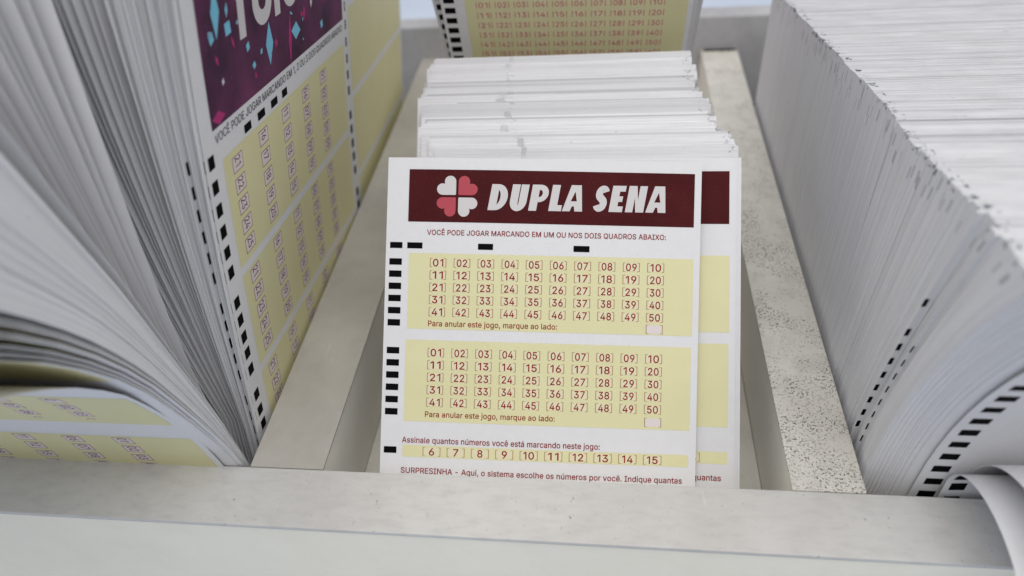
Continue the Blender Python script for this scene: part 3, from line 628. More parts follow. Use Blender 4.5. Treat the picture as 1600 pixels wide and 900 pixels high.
# ------------------------------------------------------------------ artwork of the dark red slip (82 mm wide layout)
def dupla_prints(k=1.0):
    """the printed parts of the front slip, as Prints in mm, scaled by k"""
    P = {}
    b = Print(); b.rect(5.75, 3.1, 80.25, 16.95, M['banner'], 0.06, 8, 24); P['banner'] = b
    g = Print()
    cx, cy, R, gap = 18.6, 10.1, 5.05, 0.32
    for sx, sy, mt in ((-1, -1, 'white'), (1, -1, 'pink'), (-1, 1, 'pink'), (1, 1, 'white')):
        L = [(0, 0), (0.72, 0)] + arc(0.70, 0.30, 0.30, 0.30, -90, 112, 12) + arc(0.30, 0.70, 0.30, 0.30, -22, 180, 12) + [(0, 0.72)]
        L = [(0.04, 0.0)] + L[1:-1] + [(0, 0.70), (0, 0.04)]
        g.shape([[(cx + sx * (gap + x * R), cy + sy * (gap + y * R)) for x, y in L]], M[mt], 0.11)
    P['clover_emblem'] = g
    t = Print()
    px = lambda X: 26.66 + (X - 762) * 0.16657
    cap = 6.85
    for c, x0, x1 in (('D', 762, 790), ('U', 794.6, 820.8), ('P', 825.8, 853), ('L', 857.2, 877), ('A', 878.5, 910),
                      ('S', 925, 947.5), ('E', 951, 971.8), ('N', 976.4, 1004.8), ('A', 1008, 1039.3)):
        u0, u1 = px(x0), px(x1)
        base = 13.6 - (u0 - 26.66) * 0.006
        loops = heavy_letter(c, (u1 - u0) / cap)
        if loops[0][0] == 'stroke':
            n = len(loops[0][1]); L = rail_curve(loops[0][1], loops[0][2])
            t.poly([(u0 + x * cap + y * cap * 0.165, base - y * cap) for x, y in L], [(i, i + 1, 2 * n - 2 - i, 2 * n - 1 - i) for i in range(n - 1)], M['white'], 0.11)
            continue
        t.shape([[(u0 + x * cap + y * cap * 0.165, base - y * cap) for x, y in L] for L in loops], M['white'], 0.11)
    P['banner_lettering'] = t
    y = Print()
    y.rect(6.2, 25.2, 80.4, 45.1, M['yellow'], 0.05, 10, 24)
    y.rect(5.95, 48.0, 80.25, 69.4, M['yellow'], 0.05, 10, 24)
    y.rect(5.85, 75.65, 80.1, 78.75, M['yellow'], 0.05, 2, 24)
    P['yellow_panel'] = y
    k_ = Print()
    for u0, u1 in ((1.1, 4.4), (5.7, 9.75), (24.45, 28.4), (49.35, 53.5)):
        k_.rect(u0, 22.42, u1, 24.02, M['black'])
    for v in [27.57 + 3.21 * i for i in range(6)] + [50.95 + 3.215 * i for i in range(6)] + [77.07]:
        k_.rect(1.08 - 0.002 * v, v - 0.85, 4.42 - 0.002 * v, v + 0.85, M['black'])
    P['timing_marks'] = k_
    n = Print()

    def cell(u, v, s, w=4.15, fill='cell'):
        h = 2.35
        n.rect(u - w / 2 + .1, v - h / 2 + .1, u + w / 2 - .1, v + h / 2 - .1, M[fill], 0.085)
        for sg in (-1, 1):
            a = u + sg * w / 2
            n.rect(a - .09, v - h / 2, a + .09, v + h / 2, M['bracket'], 0.10)
            for e in (-1, 1):
                n.rect(min(a, a - sg * .55), v + e * (h / 2 - .07) - .07, max(a, a - sg * .55), v + e * (h / 2 - .07) + .07, M['bracket'], 0.102)
        if s:
            n.text(s, M['red'], u - 1.38 * len(s) / 2, v + 0.93, 1.86, u1=u + 1.38 * len(s) / 2, eps=0.12, bold=0.02)
    for v0, dv in ((27.65, 3.23), (51.25, 3.26)):
        for r in range(5):
            for c in range(10):
                cell(14.05 + 6.297 * c, v0 + dv * r, '%02d' % (r * 10 + c + 1))
    cell(70.7, 43.6, '', fill='cellw'); cell(70.85, 67.6, '', fill='cellw')
    for c in range(10):
        cell(13.6 + 6.372 * c, 77.25, str(6 + c), 4.5)
    P['number_grid'] = n
    w = Print()
    w.text('VOCÊ PODE JOGAR MARCANDO EM UM OU NOS DOIS QUADROS ABAIXO:', M['red'], 10.9, 20.35, 1.32, u1=73.2, bold=0.014)
    w.text('Para anular este jogo, marque ao lado:', M['red'], 11.8, 44.32, 1.42, u1=45.6, bold=0.014)
    w.text('Para anular este jogo, marque ao lado:', M['red'], 11.6, 68.15, 1.42, u1=45.6, bold=0.014)
    w.text('Assinale quantos números você está marcando neste jogo:', M['red'], 5.7, 75.05, 1.48, u1=57.4, bold=0.014)
    w.text('SURPRESINHA - Aqui, o sistema escolhe os números por você. Indique quantas', M['red'], 5.6, 83.0, 1.45, u1=78.6, bold=0.014)
    P['small_lettering'] = w
    if k != 1.0:
        for q in P.values():
            q.v = [(a * k, b_ * k, e) for a, b_, e in q.v]
    return P


def lean_path(o, e2, e1, straight, tail, n=3):
    """straight leaning slip that turns down behind the rail"""
    o = np.array(o, float); e2 = nrm(e2)
    path = [(v, o + e2 * v) for v in np.linspace(0, straight, n)]
    p = path[-1][1].copy(); v = straight
    d = e2.copy()
    for i in range(5):
        d = nrm(d * 0.6 + np.array([0, 0.02, -1.0]) * 0.4)
        p = p + d * tail / 5; v += tail / 5
        path.append((v, p.copy()))
    return path


CAMP = np.array([0, 0, 159.0])
B = rot([-0.007, 0.064, 0.046]) @ np.stack([np.array([1, 0, 0.]), nrm([0, -.69, -.72]), np.cross([1, 0, 0.], nrm([0, -.69, -.72]))], 1)
k1 = 1.02
o1 = CAMP + k1 * (np.array([-56.71, 157.417, 58.709]) - CAMP)
shA = Sheet(lean_path(o1, B[:, 1], B[:, 0], 86 * k1, 18, 40), B[:, 0], 0, 0.14)
bow = lambda u, v: 0.7 * math.sin(math.pi * u / 84) * min(1.0, max(0.0, (95 - v) / 60)) + 0.16 * math.sin(v / 17.0 + u / 30.0) + 0.12 * math.sin(u / 11.0 - v / 40.0)
front = sheet_object('betting_slip', shA, 0, 82 * k1, (M['paper'], M['paper'], M['edge_plain']), nu=24, wave=bow)
tag(front, 'front slip of the middle stack, its dark red clover banner in full view', 'slip')
orgA = shA.ps[-1]
for nm, pr in dupla_prints(k1).items():
    pr.build(nm, shA, front, orgA, bow)

k2 = 1.0195 * 1.012
o2 = CAMP + 1.012 * (np.array([-48.853, 166.804, 51.105]) - CAMP)
e1b, e2b = np.array([1, -.0036, -.0035]), np.array([-.005, -.7163, -.6978])
shB = Sheet(lean_path(o2, e2b, e1b, 86 * k2, 18), e1b, 0, 0.14)
second = sheet_object('betting_slip', shB, 0, 82 * k2, (M['paper'], M['paper'], M['edge_plain']), nu=2)
tag(second, 'slip just behind the front slip, offset right, showing a banner end', 'slip')
PB = dupla_prints(k2)
for nm, vmin in (('number_grid', 75.3), ('small_lettering', 80.0)):
    q = PB[nm]
    kp = [i for i, f in enumerate(q.f) if min(q.v[x][1] for x in f) > vmin * k2 and min(q.v[x][0] for x in f) > 60]
    q.f = [q.f[i] for i in kp]; q.m = [q.m[i] for i in kp]
    used = sorted({x for f in q.f for x in f}); new = {o: n for n, o in enumerate(used)}
    q.v = [q.v[x] for x in used]; q.f = [tuple(new[x] for x in f) for f in q.f]
for nm in ('banner', 'yellow_panel', 'number_grid', 'small_lettering'):
    PB[nm].build(nm, shB, second, shB.ps[-1])

# ------------------------------------------------------------------ the middle stack behind: sheets edge-on, all leaning alike
NMID = 76
GM = 'white slips packed behind the dark red slip in the middle stack'
LM = 'white slip packed edge-on in the middle stack behind the dark red banner slip'
xk = [(168.5, -49.2), (173, -50), (188, -54.2), (196, -53.2), (206, -51), (226, -53)]
xr = [(168.5, 36.0), (170, 36.5), (175, 33.5), (180, 31.0), (185, 30.4), (200, 27.2), (206, 26.7), (226, 26.7)]
proto = None
WM = 84.0
yy = np.linspace(172.4, 225.2, NMID)
grp = 0.0
for i, y in enumerate(yy):
    if i % 8 == 0 or random.random() < 0.07:
        grp = random.uniform(-1.1, 0.8); shade = random.uniform(0.85, 1.08); gx = random.uniform(-.7, .7)
    ztop = 51.6 + min(1.9, (y - 172.4) * 0.25) + grp * (i > 3) + random.uniform(-0.28, 0.28)
    xc = np.interp(y, [a for a, _ in xr], [b_ for _, b_ in xr]) - WM + gx + random.choice((-1.1, -0.4, 0, 0, 0.2, 0.5, 1.0))
    if proto is None:
        sh = Sheet(lean_path((0, 0, 0), (0, -.7163, -.6978), (1, 0, 0), 88, 18), (1, 0, 0), 0, 0.42)
        proto = sheet_object('betting_slip', sh, 0, WM, (M['margin'], M['paper'], M['edge_plain']), origin=(0, 0, 0))
        o = proto
    else:
        o = proto.copy(); COL.objects.link(o)
    o.location = W3((xc, y, ztop))
    o.rotation_euler = (0, random.uniform(-.0025, .0025), random.uniform(-.003, .003))
    k_ = shade * (random.uniform(0.66, 0.84) if random.random() < 0.14 and i > 5 else random.uniform(.93, 1.05))
    o.color = (k_, k_, k_ * 1.005, 1)
    tag(o, LM, 'slip', GM)

# two more slips of the front group, their right edges just showing
for dx, dy in ((0.75, 0.5), (1.4, 0.95)):
    s_ = Sheet(lean_path(o2 + np.array([dx, dy, -0.1]), e2b, e1b, 86 * k2, 18), e1b, 0, 0.14)
    o = sheet_object('betting_slip', s_, 0, 82 * k2, (M['paper'], M['paper'], M['edge_plain']))
    tag(o, LM, 'slip', GM)


# ------------------------------------------------------------------ the slips standing upright behind the middle stack
def mega_print():
    P = {}
    y = Print(); y.rect(8.0, 22.6, 80.3, 52, M['yellow'], 0.035, 2, 2); P['yellow_panel'] = y
    k_ = Print()
    for i in range(9):
        k_.rect(1.0, 20.4 + 4.0 * i, 4.6, 22.6 + 4.0 * i, M['black'])
    k_.rect(25, 19.3, 29, 20.9, M['black'])
    P['timing_marks'] = k_
    n = Print()
    for r in range(6):
        for c in range(10):
            u, v = 14 + 6.29 * c, 27.6 + 4.008 * r
            n.rect(u - 2.3, v - 1.35, u + 2.3, v + 1.35, M['cell'], 0.045)
            for sg in (-1, 1):
                a = u + sg * 2.2
                n.rect(a - .12, v - 1.2, a + .12, v + 1.2, M['redpale'], 0.06)
            n.text('%02d' % (r * 10 + c + 1), M['redpale'], u - 1.5, v + .95, 1.95, u1=u + 1.5, bold=0.008)
    P['number_grid'] = n
    return P


Bm = rot([.28, .023, .002]) @ np.stack([np.array([1, 0, 0.]), np.array([0, 0, -1.]), np.cross([1, 0, 0.], [0, 0, -1.])], 1)
om = np.array([-54.19, 232.6, 68.9]) - Bm[:, 1] * 27.6


def upright(o, Bx, u1, name='betting_slip'):
    o = np.array(o, float)
    path = [(v, o + Bx[:, 1] * v) for v in (0, 40, 80)] + [(100, o + Bx[:, 1] * 80 + np.array([0, 1, -20.])), (135, o + Bx[:, 1] * 80 + np.array([0, 1.5, -45.]))]
    s = Sheet(path, Bx[:, 0], 0, 0.16)
    return s, sheet_object(name, s, 0, u1, (M['paper'], M['paper'], M['edge_plain']), nu=1)


shM, mega = upright(om, Bm, 82)
tag(mega, 'upright slip behind the middle stack showing rows of pale red numbers on yellow', 'slip')
for nm, pr in mega_print().items():
    pr.build(nm, shM, mega, shM.ps[-1])
Br = rot([0, -0.055, 0]) @ Bm
shM2, mega2 = upright(om + np.array([-4.6, 3.4, -3.5]), Br, 82)
tag(mega2, 'upright slip tilted left behind the pale red number slip, its black edge marks showing', 'slip')
pm = mega_print()
for nm in ('yellow_panel', 'timing_marks'):
    pm[nm].build(nm, shM2, mega2, shM2.ps[-1])
GU = 'white slips standing upright behind the pale red number slip'
for i, (dx, dy, r) in enumerate(((1.5, 1.6, .006), (2.6, 5.0, .012), (3.6, 6.4, .02), (4.4, 8.0, .03))):
    s_, o = upright(om + np.array([dx, dy, -1.0 - i]), rot([0, r, 0]) @ Bm, 82)
    tag(o, 'white slip standing upright behind the pale red number slip, only its right edge showing', 'slip', GU)


# ------------------------------------------------------------------ left compartment: stack of purple slips facing the divider
oL = np.array([-37.04, 151.97, 278.85])
BL = rot([-0.1488, 0.3163, -0.0179]) @ np.stack([np.array([0, 1., 0]), np.array([0, 0, -1.]), np.array([1., 0, 0])], 1)


def lot_point(V):
    w = V + 180.2
    return oL + BL[:, 1] * w + BL[:, 2] * (.0008 * w * w / 2)


def lot_path(shift, fan, n=14, v0=-16.0, v1=127.0):
    path = []
    for V in np.linspace(v0, v1, n):
        p = lot_point(V) + np.array(shift, float)
        p = p - np.array([1.0, 0.12, 0.0]) * fan * (0.30 + 0.70 * max(0.0, (105 - V) / 110))
        path.append((V - v0, p))
    return path


V0 = 16.0      # layout V -> sheet v


def lot_prints(kind='full'):
    P = {}
    b = Print(); b.rect(6.0, -15.2 + V0, 100.3, 20.75 + V0, M['purple'], 0.04, 8, 4); P['banner'] = b
    c = Print()
    rnd = random.Random(5)

    def quad(u, v, a, bb, ang, mt):
        ca, sa = math.cos(ang), math.sin(ang)
        pts = [(u + x * ca - y * sa, V0 + v + x * sa + y * ca) for x, y in ((-a, 0), (0, -bb), (a, 0), (0, bb))]
        c.poly(pts, [(0, 1, 2, 3)], M[mt], 0.065)
    quad(40.8, 11.8, 2.3, 5.2, 0.1, 'cyan'); quad(59.1, 13.4, 3.4, 2.3, 0.2, 'cyan')
    quad(19.2, 2.5, 1.9, 1.9, 0.7, 'cyan'); quad(28.3, 9.0, 1.1, 1.3, .5, 'cyan'); quad(30.7, 14.0, 1.1, 1.0, .2, 'cyan')
    quad(14, 12.5, .7, .9, .3, 'white'); quad(11.2, 2.6, 1.3, 1.5, .4, 'cyan'); quad(14.2, -2.0, 2.0, 5.5, .1, 'cyan')
    quad(54.5, 14.5, 1.1, 7.0, .12, 'magenta'); quad(9.8, 19.0, 3.2, 1.5, .1, 'magenta'); quad(72, 9.0, .9, 1.6, .1, 'white')
    quad(84, 8, 3.5, 4.0, .6, 'magenta'); quad(80, 17.0, 1.4, 1.4, .5, 'cyan'); quad(19.5, -1.2, 0.7, 1.6, .2, 'cyan'); quad(21, 6, .5, 1.8, -.4, 'magenta')
    quad(12.5, 7.5, .6, 1.4, -.4, 'magenta'); quad(66, 10.5, .9, 2.2, .1, 'magenta'); quad(45, 12.8, 1.0, 1.2, .1, 'magenta')
    for i in range(26):
        quad(rnd.uniform(8, 98), rnd.uniform(-13, 18.5), rnd.uniform(.25, .9), rnd.uniform(.3, 1.2), rnd.uniform(0, 3), rnd.choice(('paleblue', 'dimplum', 'dimplum', 'cyan', 'magenta')))
    P['confetti'] = c
    t = Print()

    def ring(cu, r, wd, a0=0, a1=360):
        n = 28
        t.stroke([(cu + r * math.cos(math.radians(a0 + (a1 - a0) * i / n)), r + wd / 2 + r * math.sin(math.radians(a0 + (a1 - a0) * i / n))) for i in range(n + 1)], wd, M['white'], 0.085)
    keep = len(t.v)
    st = lambda x, y0, y1, wd=3.5: t.shape([[(x, y0), (x + wd, y0), (x + wd, y1), (x, y1)]], M['white'], 0.085)
    st(24.7, 0, 18); ring(38.6, 4.0, 3.5); st(45.8, 0, 14); st(44.2, 7.6, 10.6, 7); ring(57.0, 4.0, 3.5); st(64.2, 0, 14); st(62.6, 7.6, 10.6, 7)
    ring(75.6, 4.0, 3.5); st(78, 0, 9.5); ring(87.6, 4.0, 3.5, 50, 310); st(92.6, 0, 9.5, 3); st(96.6, 0, 18, 2.6)
    t.v = [(x, 6.6 + V0 - y - 0.0, e) for x, y, e in t.v]
    P['banner_lettering'] = t
    y = Print()
    for a, e in ((28.4, 57.6), (60.0, 88.6), (91.0, 120.0)):
        y.rect(8.6, a + V0, 100.2, e + V0, M['yellow'], 0.035, 5, 3)
    P['yellow_panel'] = y
    P['timing_marks'] = lot_marks()
    n = Print()
    for v0, dv in ((32.2, 5.45), (63.0, 5.55), (94.4, 5.65)):
        for r in range(5):
            for k in range(5):
                u, v = 15.6 + 15.68 * k, v0 + dv * r + V0
                num = 21 - 5 * k + r
                w, h = 2.75, 2.0
                n.rect(u - w, v - h, u + w, v + h, M['boxline'], 0.05)
                n.rect(u - w + .2, v - h + .2, u + w - .2, v + h - .2, M['cellw'], 0.062)
                n.text('%02d' % num, M['plum'], u - 1.4, v - 1.6, 2.8, eps=0.075, turn=True, bold=0.012, xs=0.62)
    P['number_grid'] = n
    w = Print()
    w.text('VOCÊ PODE JOGAR MARCANDO EM 1, 2 OU 3 DOS QUADROS ABAIXO:', M['grey'], 6.6, 23.9 + V0, 1.95, u1=99.2, bold=0.0)
    P['small_lettering'] = w
    return P


def lot_marks(top=True, side=True):
    k_ = Print()
    if top:
        for u0, u1 in ((21.2, 25.2), (29.3, 33.8), (37.9, 42.2), (45.6, 49.2)):
            k_.rect(u0, 25.45 + V0, u1, 27.5 + V0, M['black'], 0.055)
    if side:
        for v in (27.0, 32.9, 38.6, 44.2, 49.8, 55.4, 64.3, 69.6, 75.0, 80.2, 85.7, 94.6, 100.2, 105.4, 110.8, 116.2):
            k_.rect(2.1, v - 1.55 + V0, 4.9, v + 1.55 + V0, M['black'], 0.055)
    return k_


WL = 102.5
EM = (M['paper'], M['paper'], M['edge_plain'])
shL = Sheet(lot_path((0, 0, 0), 0), BL[:, 0], 0, 0.14)
lot = sheet_object('betting_slip', shL, 0.9, WL, EM, nu=2)
tag(lot, 'slip with purple confetti banner and boxed numbers, leaning on the left divider', 'slip')
for nm, pr in lot_prints().items():
    pr.build(nm, shL, lot, shL.ps[-1])

GL = 'white slips stacked behind the purple confetti slip'
LL = 'white slip stacked behind the purple confetti slip, near edge showing'
NL = 45
jit = 0.0
for i in range(1, NL + 1):
    fan = i * 0.44 + (0.9 if i > 12 else 0) + (1.0 if i > 25 else 0) + (max(0, i - 31) * 1.5)
    jit = jit * 0.5 + random.uniform(-0.55, 0.75)
    du = -1.25 if i == 1 else jit
    if i == 12: du = -1.2
    if i in (9, 10, 11): du = 0.9
    if i > 26: du += 2.0 + 0.15 * (i - 26)
    s_ = Sheet(lot_path((0, 0, 0), fan), BL[:, 0], 0, 0.2 if i > 1 else .14)
    o = sheet_object('betting_slip', s_, 0.9 + du, WL + du, EM)
    if i in (1, 12):
        mk = lot_marks(False, True)
        mk.v = [(max(a + du, 0.92 + du), b_, e) for a, b_, e in mk.v]
        mk.build('timing_marks', s_, o, s_.ps[-1])
    if i == 1:
        tag(o, 'slip directly behind the purple confetti slip, its black edge marks peeking out', 'slip')
    elif i == 12:
        tag(o, 'slip deep behind the purple confetti slip with a dashed line of black edge marks', 'slip')
    else:
        tag(o, LL, 'slip', GL)

# the next bundle further back along the divider
GF = 'slips in the far bundle along the left divider'
LF = 'slip in the far bundle along the left divider, its black edge marks staggered'
for i in range(9):
    du = 109.0 - 0.68 * i + (0 if i == 0 else random.uniform(-.35, .35))
    s_ = Sheet(lot_path((4.4, 0, 13), i * 0.3, v0=-30), nrm(BL[:, 0] + np.array([-.045, 0, 0])), 0, 0.16)
    o = sheet_object('betting_slip', s_, du + 0.5, du + WL, EM, nu=1)
    dv = 19.0 + random.uniform(-2, 2) * (i > 0)
    mk = lot_marks(i == 0, True)
    mk.v = [(a + du, b_ + dv + random.uniform(-.2, .2) * 0, e) for a, b_, e in mk.v]
    mk.build('timing_marks', s_, o, s_.ps[-1])
    if i == 0:
        yl = Print()
        for a, e in ((28.4, 57.6), (60.0, 88.6), (91.0, 120.0)):
            yl.rect(8.6 + du, a + V0 + dv, 100.2 + du, e + V0 + dv, M['yellow'], 0.035, 5, 1)
        yl.build('yellow_panel', s_, o, s_.ps[-1])
        bn = Print(); bn.rect(6 + du, 1, 100.2 + du, 20.7 + V0 + dv, M['magenta'], 0.04, 5, 1)
        bn.build('banner', s_, o, s_.ps[-1])
        tag(o, 'yellow faced slip at the front of the far bundle along the left divider', 'slip')
    else:
        tag(o, LF, 'slip', GF)


# ------------------------------------------------------------------ left compartment: fanned slips that flop towards the viewer
def curve_fn(pts):
    p = np.array(pts, float)
    d = np.r_[0, np.cumsum(np.linalg.norm(np.diff(p, axis=0), axis=1))]

    def f(s):
        if s > d[-1]:
            t = nrm(p[-1] - p[-2]); return p[-1] + t * (s - d[-1])
        return np.array([np.interp(s, d, p[:, 0]), np.interp(s, d, p[:, 1])])
    return f


def smooth(pts):
    return pts


F0 = curve_fn([(98.9, -3), (98.2, 1.7), (97.3, 9.2), (94.6, 22.8), (89.8, 37.1), (85.1, 48.4), (78.0, 58.5), (71.1, 66.2), (64.9, 71.4), (56, 76.5), (46, 80)])
F1 = curve_fn([(99.6, -3), (99.2, 1.7), (97.2, 11), (94.6, 22), (91.6, 32.5), (87.8, 44.8), (83.0, 56.0), (75.8, 68.3), (66.9, 79.2), (57, 89)])
F2 = curve_fn([(101.8, -3), (101.6, 1.7), (101.0, 19.1), (99.6, 34.3), (98.2, 48.6), (96.6, 67.9), (94.3, 84.4), (91.2, 107.3)])
F3 = curve_fn([(104.0, -3), (104.2, 2.3), (106.2, 26.9), (110.2, 48.9), (115.0, 68.7), (121.2, 90.2), (128.0, 113.2)])
TOPS = 138.0


def fan_sheet(t, xe, thick, W=92.0, zj=0.0):
    """t: 0 the lowest flopped sheet, 1, 2, 3 the guide curves behind"""
    Fs = (F0, F1, F2, F3)
    i = min(2, int(t)); a = t - i
    path = []
    for s in list(np.linspace(TOPS + zj, 0, 20)):
        q = Fs[i](s) * (1 - a) + Fs[i + 1](s) * a
        path.append((TOPS + zj - s, np.array([xe - W, q[0], q[1]])))
    base = path[-1][1]
    for dz in (10, 18, 26):
        path.append((TOPS + zj + dz, base + np.array([0, 0.1, -dz])))
    return Sheet(path, (1, 0, 0), 0, thick)


FM = (M['printed92'], M['paper'], M['edge_plain'])
GFN = 'slips fanned open in the left compartment'
sh0 = fan_sheet(0.0, -100.5, 0.12)
fan0 = sheet_object('betting_slip', sh0, -24, 92, EM, nu=2)  # extra unseen width at left keeps light out of the gap above
tag(fan0, 'lowest slip of the left fan, curled towards the viewer with boxed numbers on yellow', 'slip')
pr = lot_prints()
kf = 0.9
dv0 = TOPS - 17.0 - (63.0 + V0) * kf
for nm in ('yellow_panel', 'number_grid'):
    q = pr[nm]
    q.v = [(a * kf, b_ * kf + dv0, e) for a, b_, e in q.v]
    q.build(nm, sh0, fan0, sh0.ps[-1])

ts = [1.0, 1.035, 1.05, 1.085, 1.10, 1.15, 1.165, 1.18, 1.225, 1.24, 1.255]
t_ = 1.30
while t_ < 1.99:
    ts.append(t_)
    t_ += random.choice((0.007, 0.01, 0.014, 0.02, 0.03, 0.05)) * random.uniform(.8, 1.2)
NMAIN = len(ts)
ts += [2.05, 2.10, 2.13, 2.2, 2.25, 2.29, 2.36, 2.42, 2.49, 2.53, 2.6, 2.66, 2.74, 2.82]
for i, t in enumerate(ts):
    xe = -95.6 - (0.9 if t < 1.12 else 0) - random.uniform(0, 0.7) - (12.0 - 9 * (t - 2.1) + random.uniform(-1, 1) if t > 2.05 else 0)
    th = 0.13
    s_ = fan_sheet(t, xe, th, zj=random.uniform(-.8, .8) + (50 if t < 1.3 else 0))  # low slips lengthened out of view to shade the gap beneath them
    if t >= 1.3 and i + 1 < NMAIN:
        nx = fan_sheet(ts[i + 1], xe, th)
        f = random.choice((0.97, 0.98, 0.985, 0.99, 0.985, 0.98, 0.99, 0.94))
        gaps = [max(0.1, f * float(np.linalg.norm(nx.at(v)[0][1:] - s_.at(v)[0][1:]) * abs(np.dot(s_.normal(v), nrm(np.r_[0, (nx.at(v)[0] - s_.at(v)[0])[1:]]))))) for v in s_.vs]
        s_.thick = (lambda v, a=s_.vs.copy(), g=gaps: float(np.interp(v, a, g)))
    o = sheet_object('betting_slip', s_, -24 if t < 1.3 else 0, 92, FM if t < 1.3 else EM)  # low slips also widened out of view, closing the gap to light
    if t < 1.3:
        tag(o, 'slip curling low in the left fan just above the lowest curled slip, yellow face shaded', 'slip', 'curled slips low in the left fan')
    elif t < 2:
        tag(o, 'pale slip in the bright middle of the left fan, leaning towards the viewer', 'slip', GFN)
    else:
        tag(o, 'shaded slip at the back of the left fan beside the dark gap', 'slip', 'shaded slips at the back of the left fan')


# ------------------------------------------------------------------ right compartment: deep stack seen from its left side
def kbend(b):
    return float(np.interp(b, [99, 101, 107, 118, 128, 140, 160], [27, 25.5, 18, 11, 7, 3, 0]))


def pbend(b):
    return float(np.interp(b, [100, 108, 118], [2.1, 2.1, 1.35]))


def ztop_r(b):
    return float(np.interp(b, [100, 112, 137, 165, 200, 300], [82.5, 79, 73.5, 69.0, 63.3, 46]))


def right_sheet(b, x, ztop, thick, n=11):
    k, p = kbend(b), pbend(b)
    path = []
    zs = list(np.linspace(ztop, 0, n)) + [-14, -29]
    v = 0; last = None
    for z in zs:
        q = np.array([x, b - k * (max(z, 0) / 80) ** p, z])
        if last is not None:
            v += np.linalg.norm(q - last)
        path.append((v, q)); last = q
    return Sheet(path, (1, 0, 0), 0, thick)


GR = 'white slips packed edge-on in the right compartment'
LR = 'white slip packed edge-on in the deep right stack, left edge towards the worn divider'
NR = 92
bs = [102.6]
while len(bs) < NR:
    bs.append(bs[-1] + random.choice((0.55, 0.7, 0.85, 1.0, 1.3, 1.9)) * float(np.interp(bs[-1], [102, 112, 130, 160], [0.30, 0.42, 0.58, 0.68])))
step = 0.0; zstep = 0.0; hold = 0
DASH = {}
JD1 = min(range(NR), key=lambda q: abs(bs[q] - 117.85)); JD2 = min(range(NR), key=lambda q: abs(bs[q] - 113.85))
for j, b in enumerate(bs):
    if hold <= 0:
        step = random.choice((0.0, 0.25, 0.45, 0.7, 0.1, 0.5)); zstep = zstep * 0.5 + random.uniform(-.45, .4); hold = random.randint(2, 9)
    hold -= 1
    x = 64.6 + step + random.uniform(-.03, .03) + max(0, (105.5 - b)) * 2.6
    dash = 0
    if j == JD1: dash = 1
    elif j == JD2: dash = 2
    elif 115.2 < b < bs[JD1]: x = 65.9
    elif 111.6 < b < bs[JD2]: x = 65.6
    elif bs[JD2] < b <= 115.2: x = 65.1
    if dash: x = 64.45 if dash == 1 else 64.9
    pitch = (bs[j + 1] - b) if j + 1 < len(bs) else 0.72
    s_ = right_sheet(b, x, ztop_r(b) + zstep + random.uniform(-.12, .12), pitch)
    gap0 = pitch * 0.96
    s_.thick = (lambda v, s_=s_, b=b, g=pitch, f=random.choice((.93, .95, .97, .99, .8)): f * (g + (kbend(b) - kbend(b + g)) * (max(0.0, s_.ps[0][2] - v) / 80) ** pbend(b)))
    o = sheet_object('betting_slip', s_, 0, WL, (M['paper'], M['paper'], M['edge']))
    if dash:
        DASH[dash] = 1
        mk = Print()
        zt = s_.ps[0][2]
        vz = lambda z: float(np.interp(-z, [-p[2] for p in s_.ps], s_.vs))
        for z in ((51.8, 41.4, 35.8, 30.2, 24.6, 19.2, 13.8, 8.2, 3.0) if dash == 1 else (40, 34.5, 29, 23.5, 18, 12.6, 7.2, 2)):
            mk.rect(0.0, vz(z) - 1.3, 0.9 if dash == 1 else 0.4, vz(z) + 1.3, M['black'], 0.07)
        mk.build('timing_marks', s_, o, s_.ps[-1])
        tag(o, 'slip in the right stack showing a bold dashed line of black marks down its edge' if dash == 1 else
            'right stack slip with a faint dashed line before the bold one', 'slip')
    else:
        tag(o, LR, 'slip', GR)

# the rest of the deep stack, past the individually built sheets
verts, faces, uvs, mi, uv2 = [], [], [], [], []
b = bs[-1] + 0.72
while b < 292:
    if hold <= 0:
        step = random.choice((0.0, 0.3, 0.6, 1.0, 0.15)); zstep = random.uniform(-.35, .3); hold = random.randint(6, 24)
    hold -= 1
    x = 64.9 + step * 0.3 + random.uniform(-.02, .02); zt = ztop_r(b) + zstep + random.uniform(-.12, .12)
    a = len(verts)
    for yy_ in (b, b + 0.378):
        for (xx, zz) in ((x, -29), (x + WL, -29), (x + WL, zt), (x, zt)):
            verts.append(tuple((np.array([xx, yy_, zz]) - np.array([64, 165, -86])) * S))
            uvs.append((max(0.0, (xx - x) / 100), max(0.0, (zt - zz) / 100))); uv2.append((yy_ - b, (xx - zz) / 100))
    faces += [(a, a + 1, a + 2, a + 3), (a + 7, a + 6, a + 5, a + 4), (a + 3, a + 2, a + 6, a + 7), (a, a + 3, a + 7, a + 4), (a + 1, a + 5, a + 6, a + 2)]
    mi += [0, 0, 1, 1, 1]
    b += 0.38
me = bpy.data.meshes.new('packed_slips'); me.from_pydata(verts, [], faces)
uvl = me.uv_layers.new(name='UVMap')
lp = np.zeros(len(me.loops), dtype=np.int32); me.loops.foreach_get('vertex_index', lp)
uvl.data.foreach_set('uv', np.array(uvs, dtype=np.float32)[lp].ravel())
uvl2 = me.uv_layers.new(name='layers'); uvl2.data.foreach_set('uv', np.array(uv2, dtype=np.float32)[lp].ravel())
me.polygons.foreach_set('material_index', mi); me.update()
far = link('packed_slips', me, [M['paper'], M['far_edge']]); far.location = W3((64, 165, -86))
tag(far, 'far part of the right stack, hundreds of packed white slips', 'slips', kind='stuff')

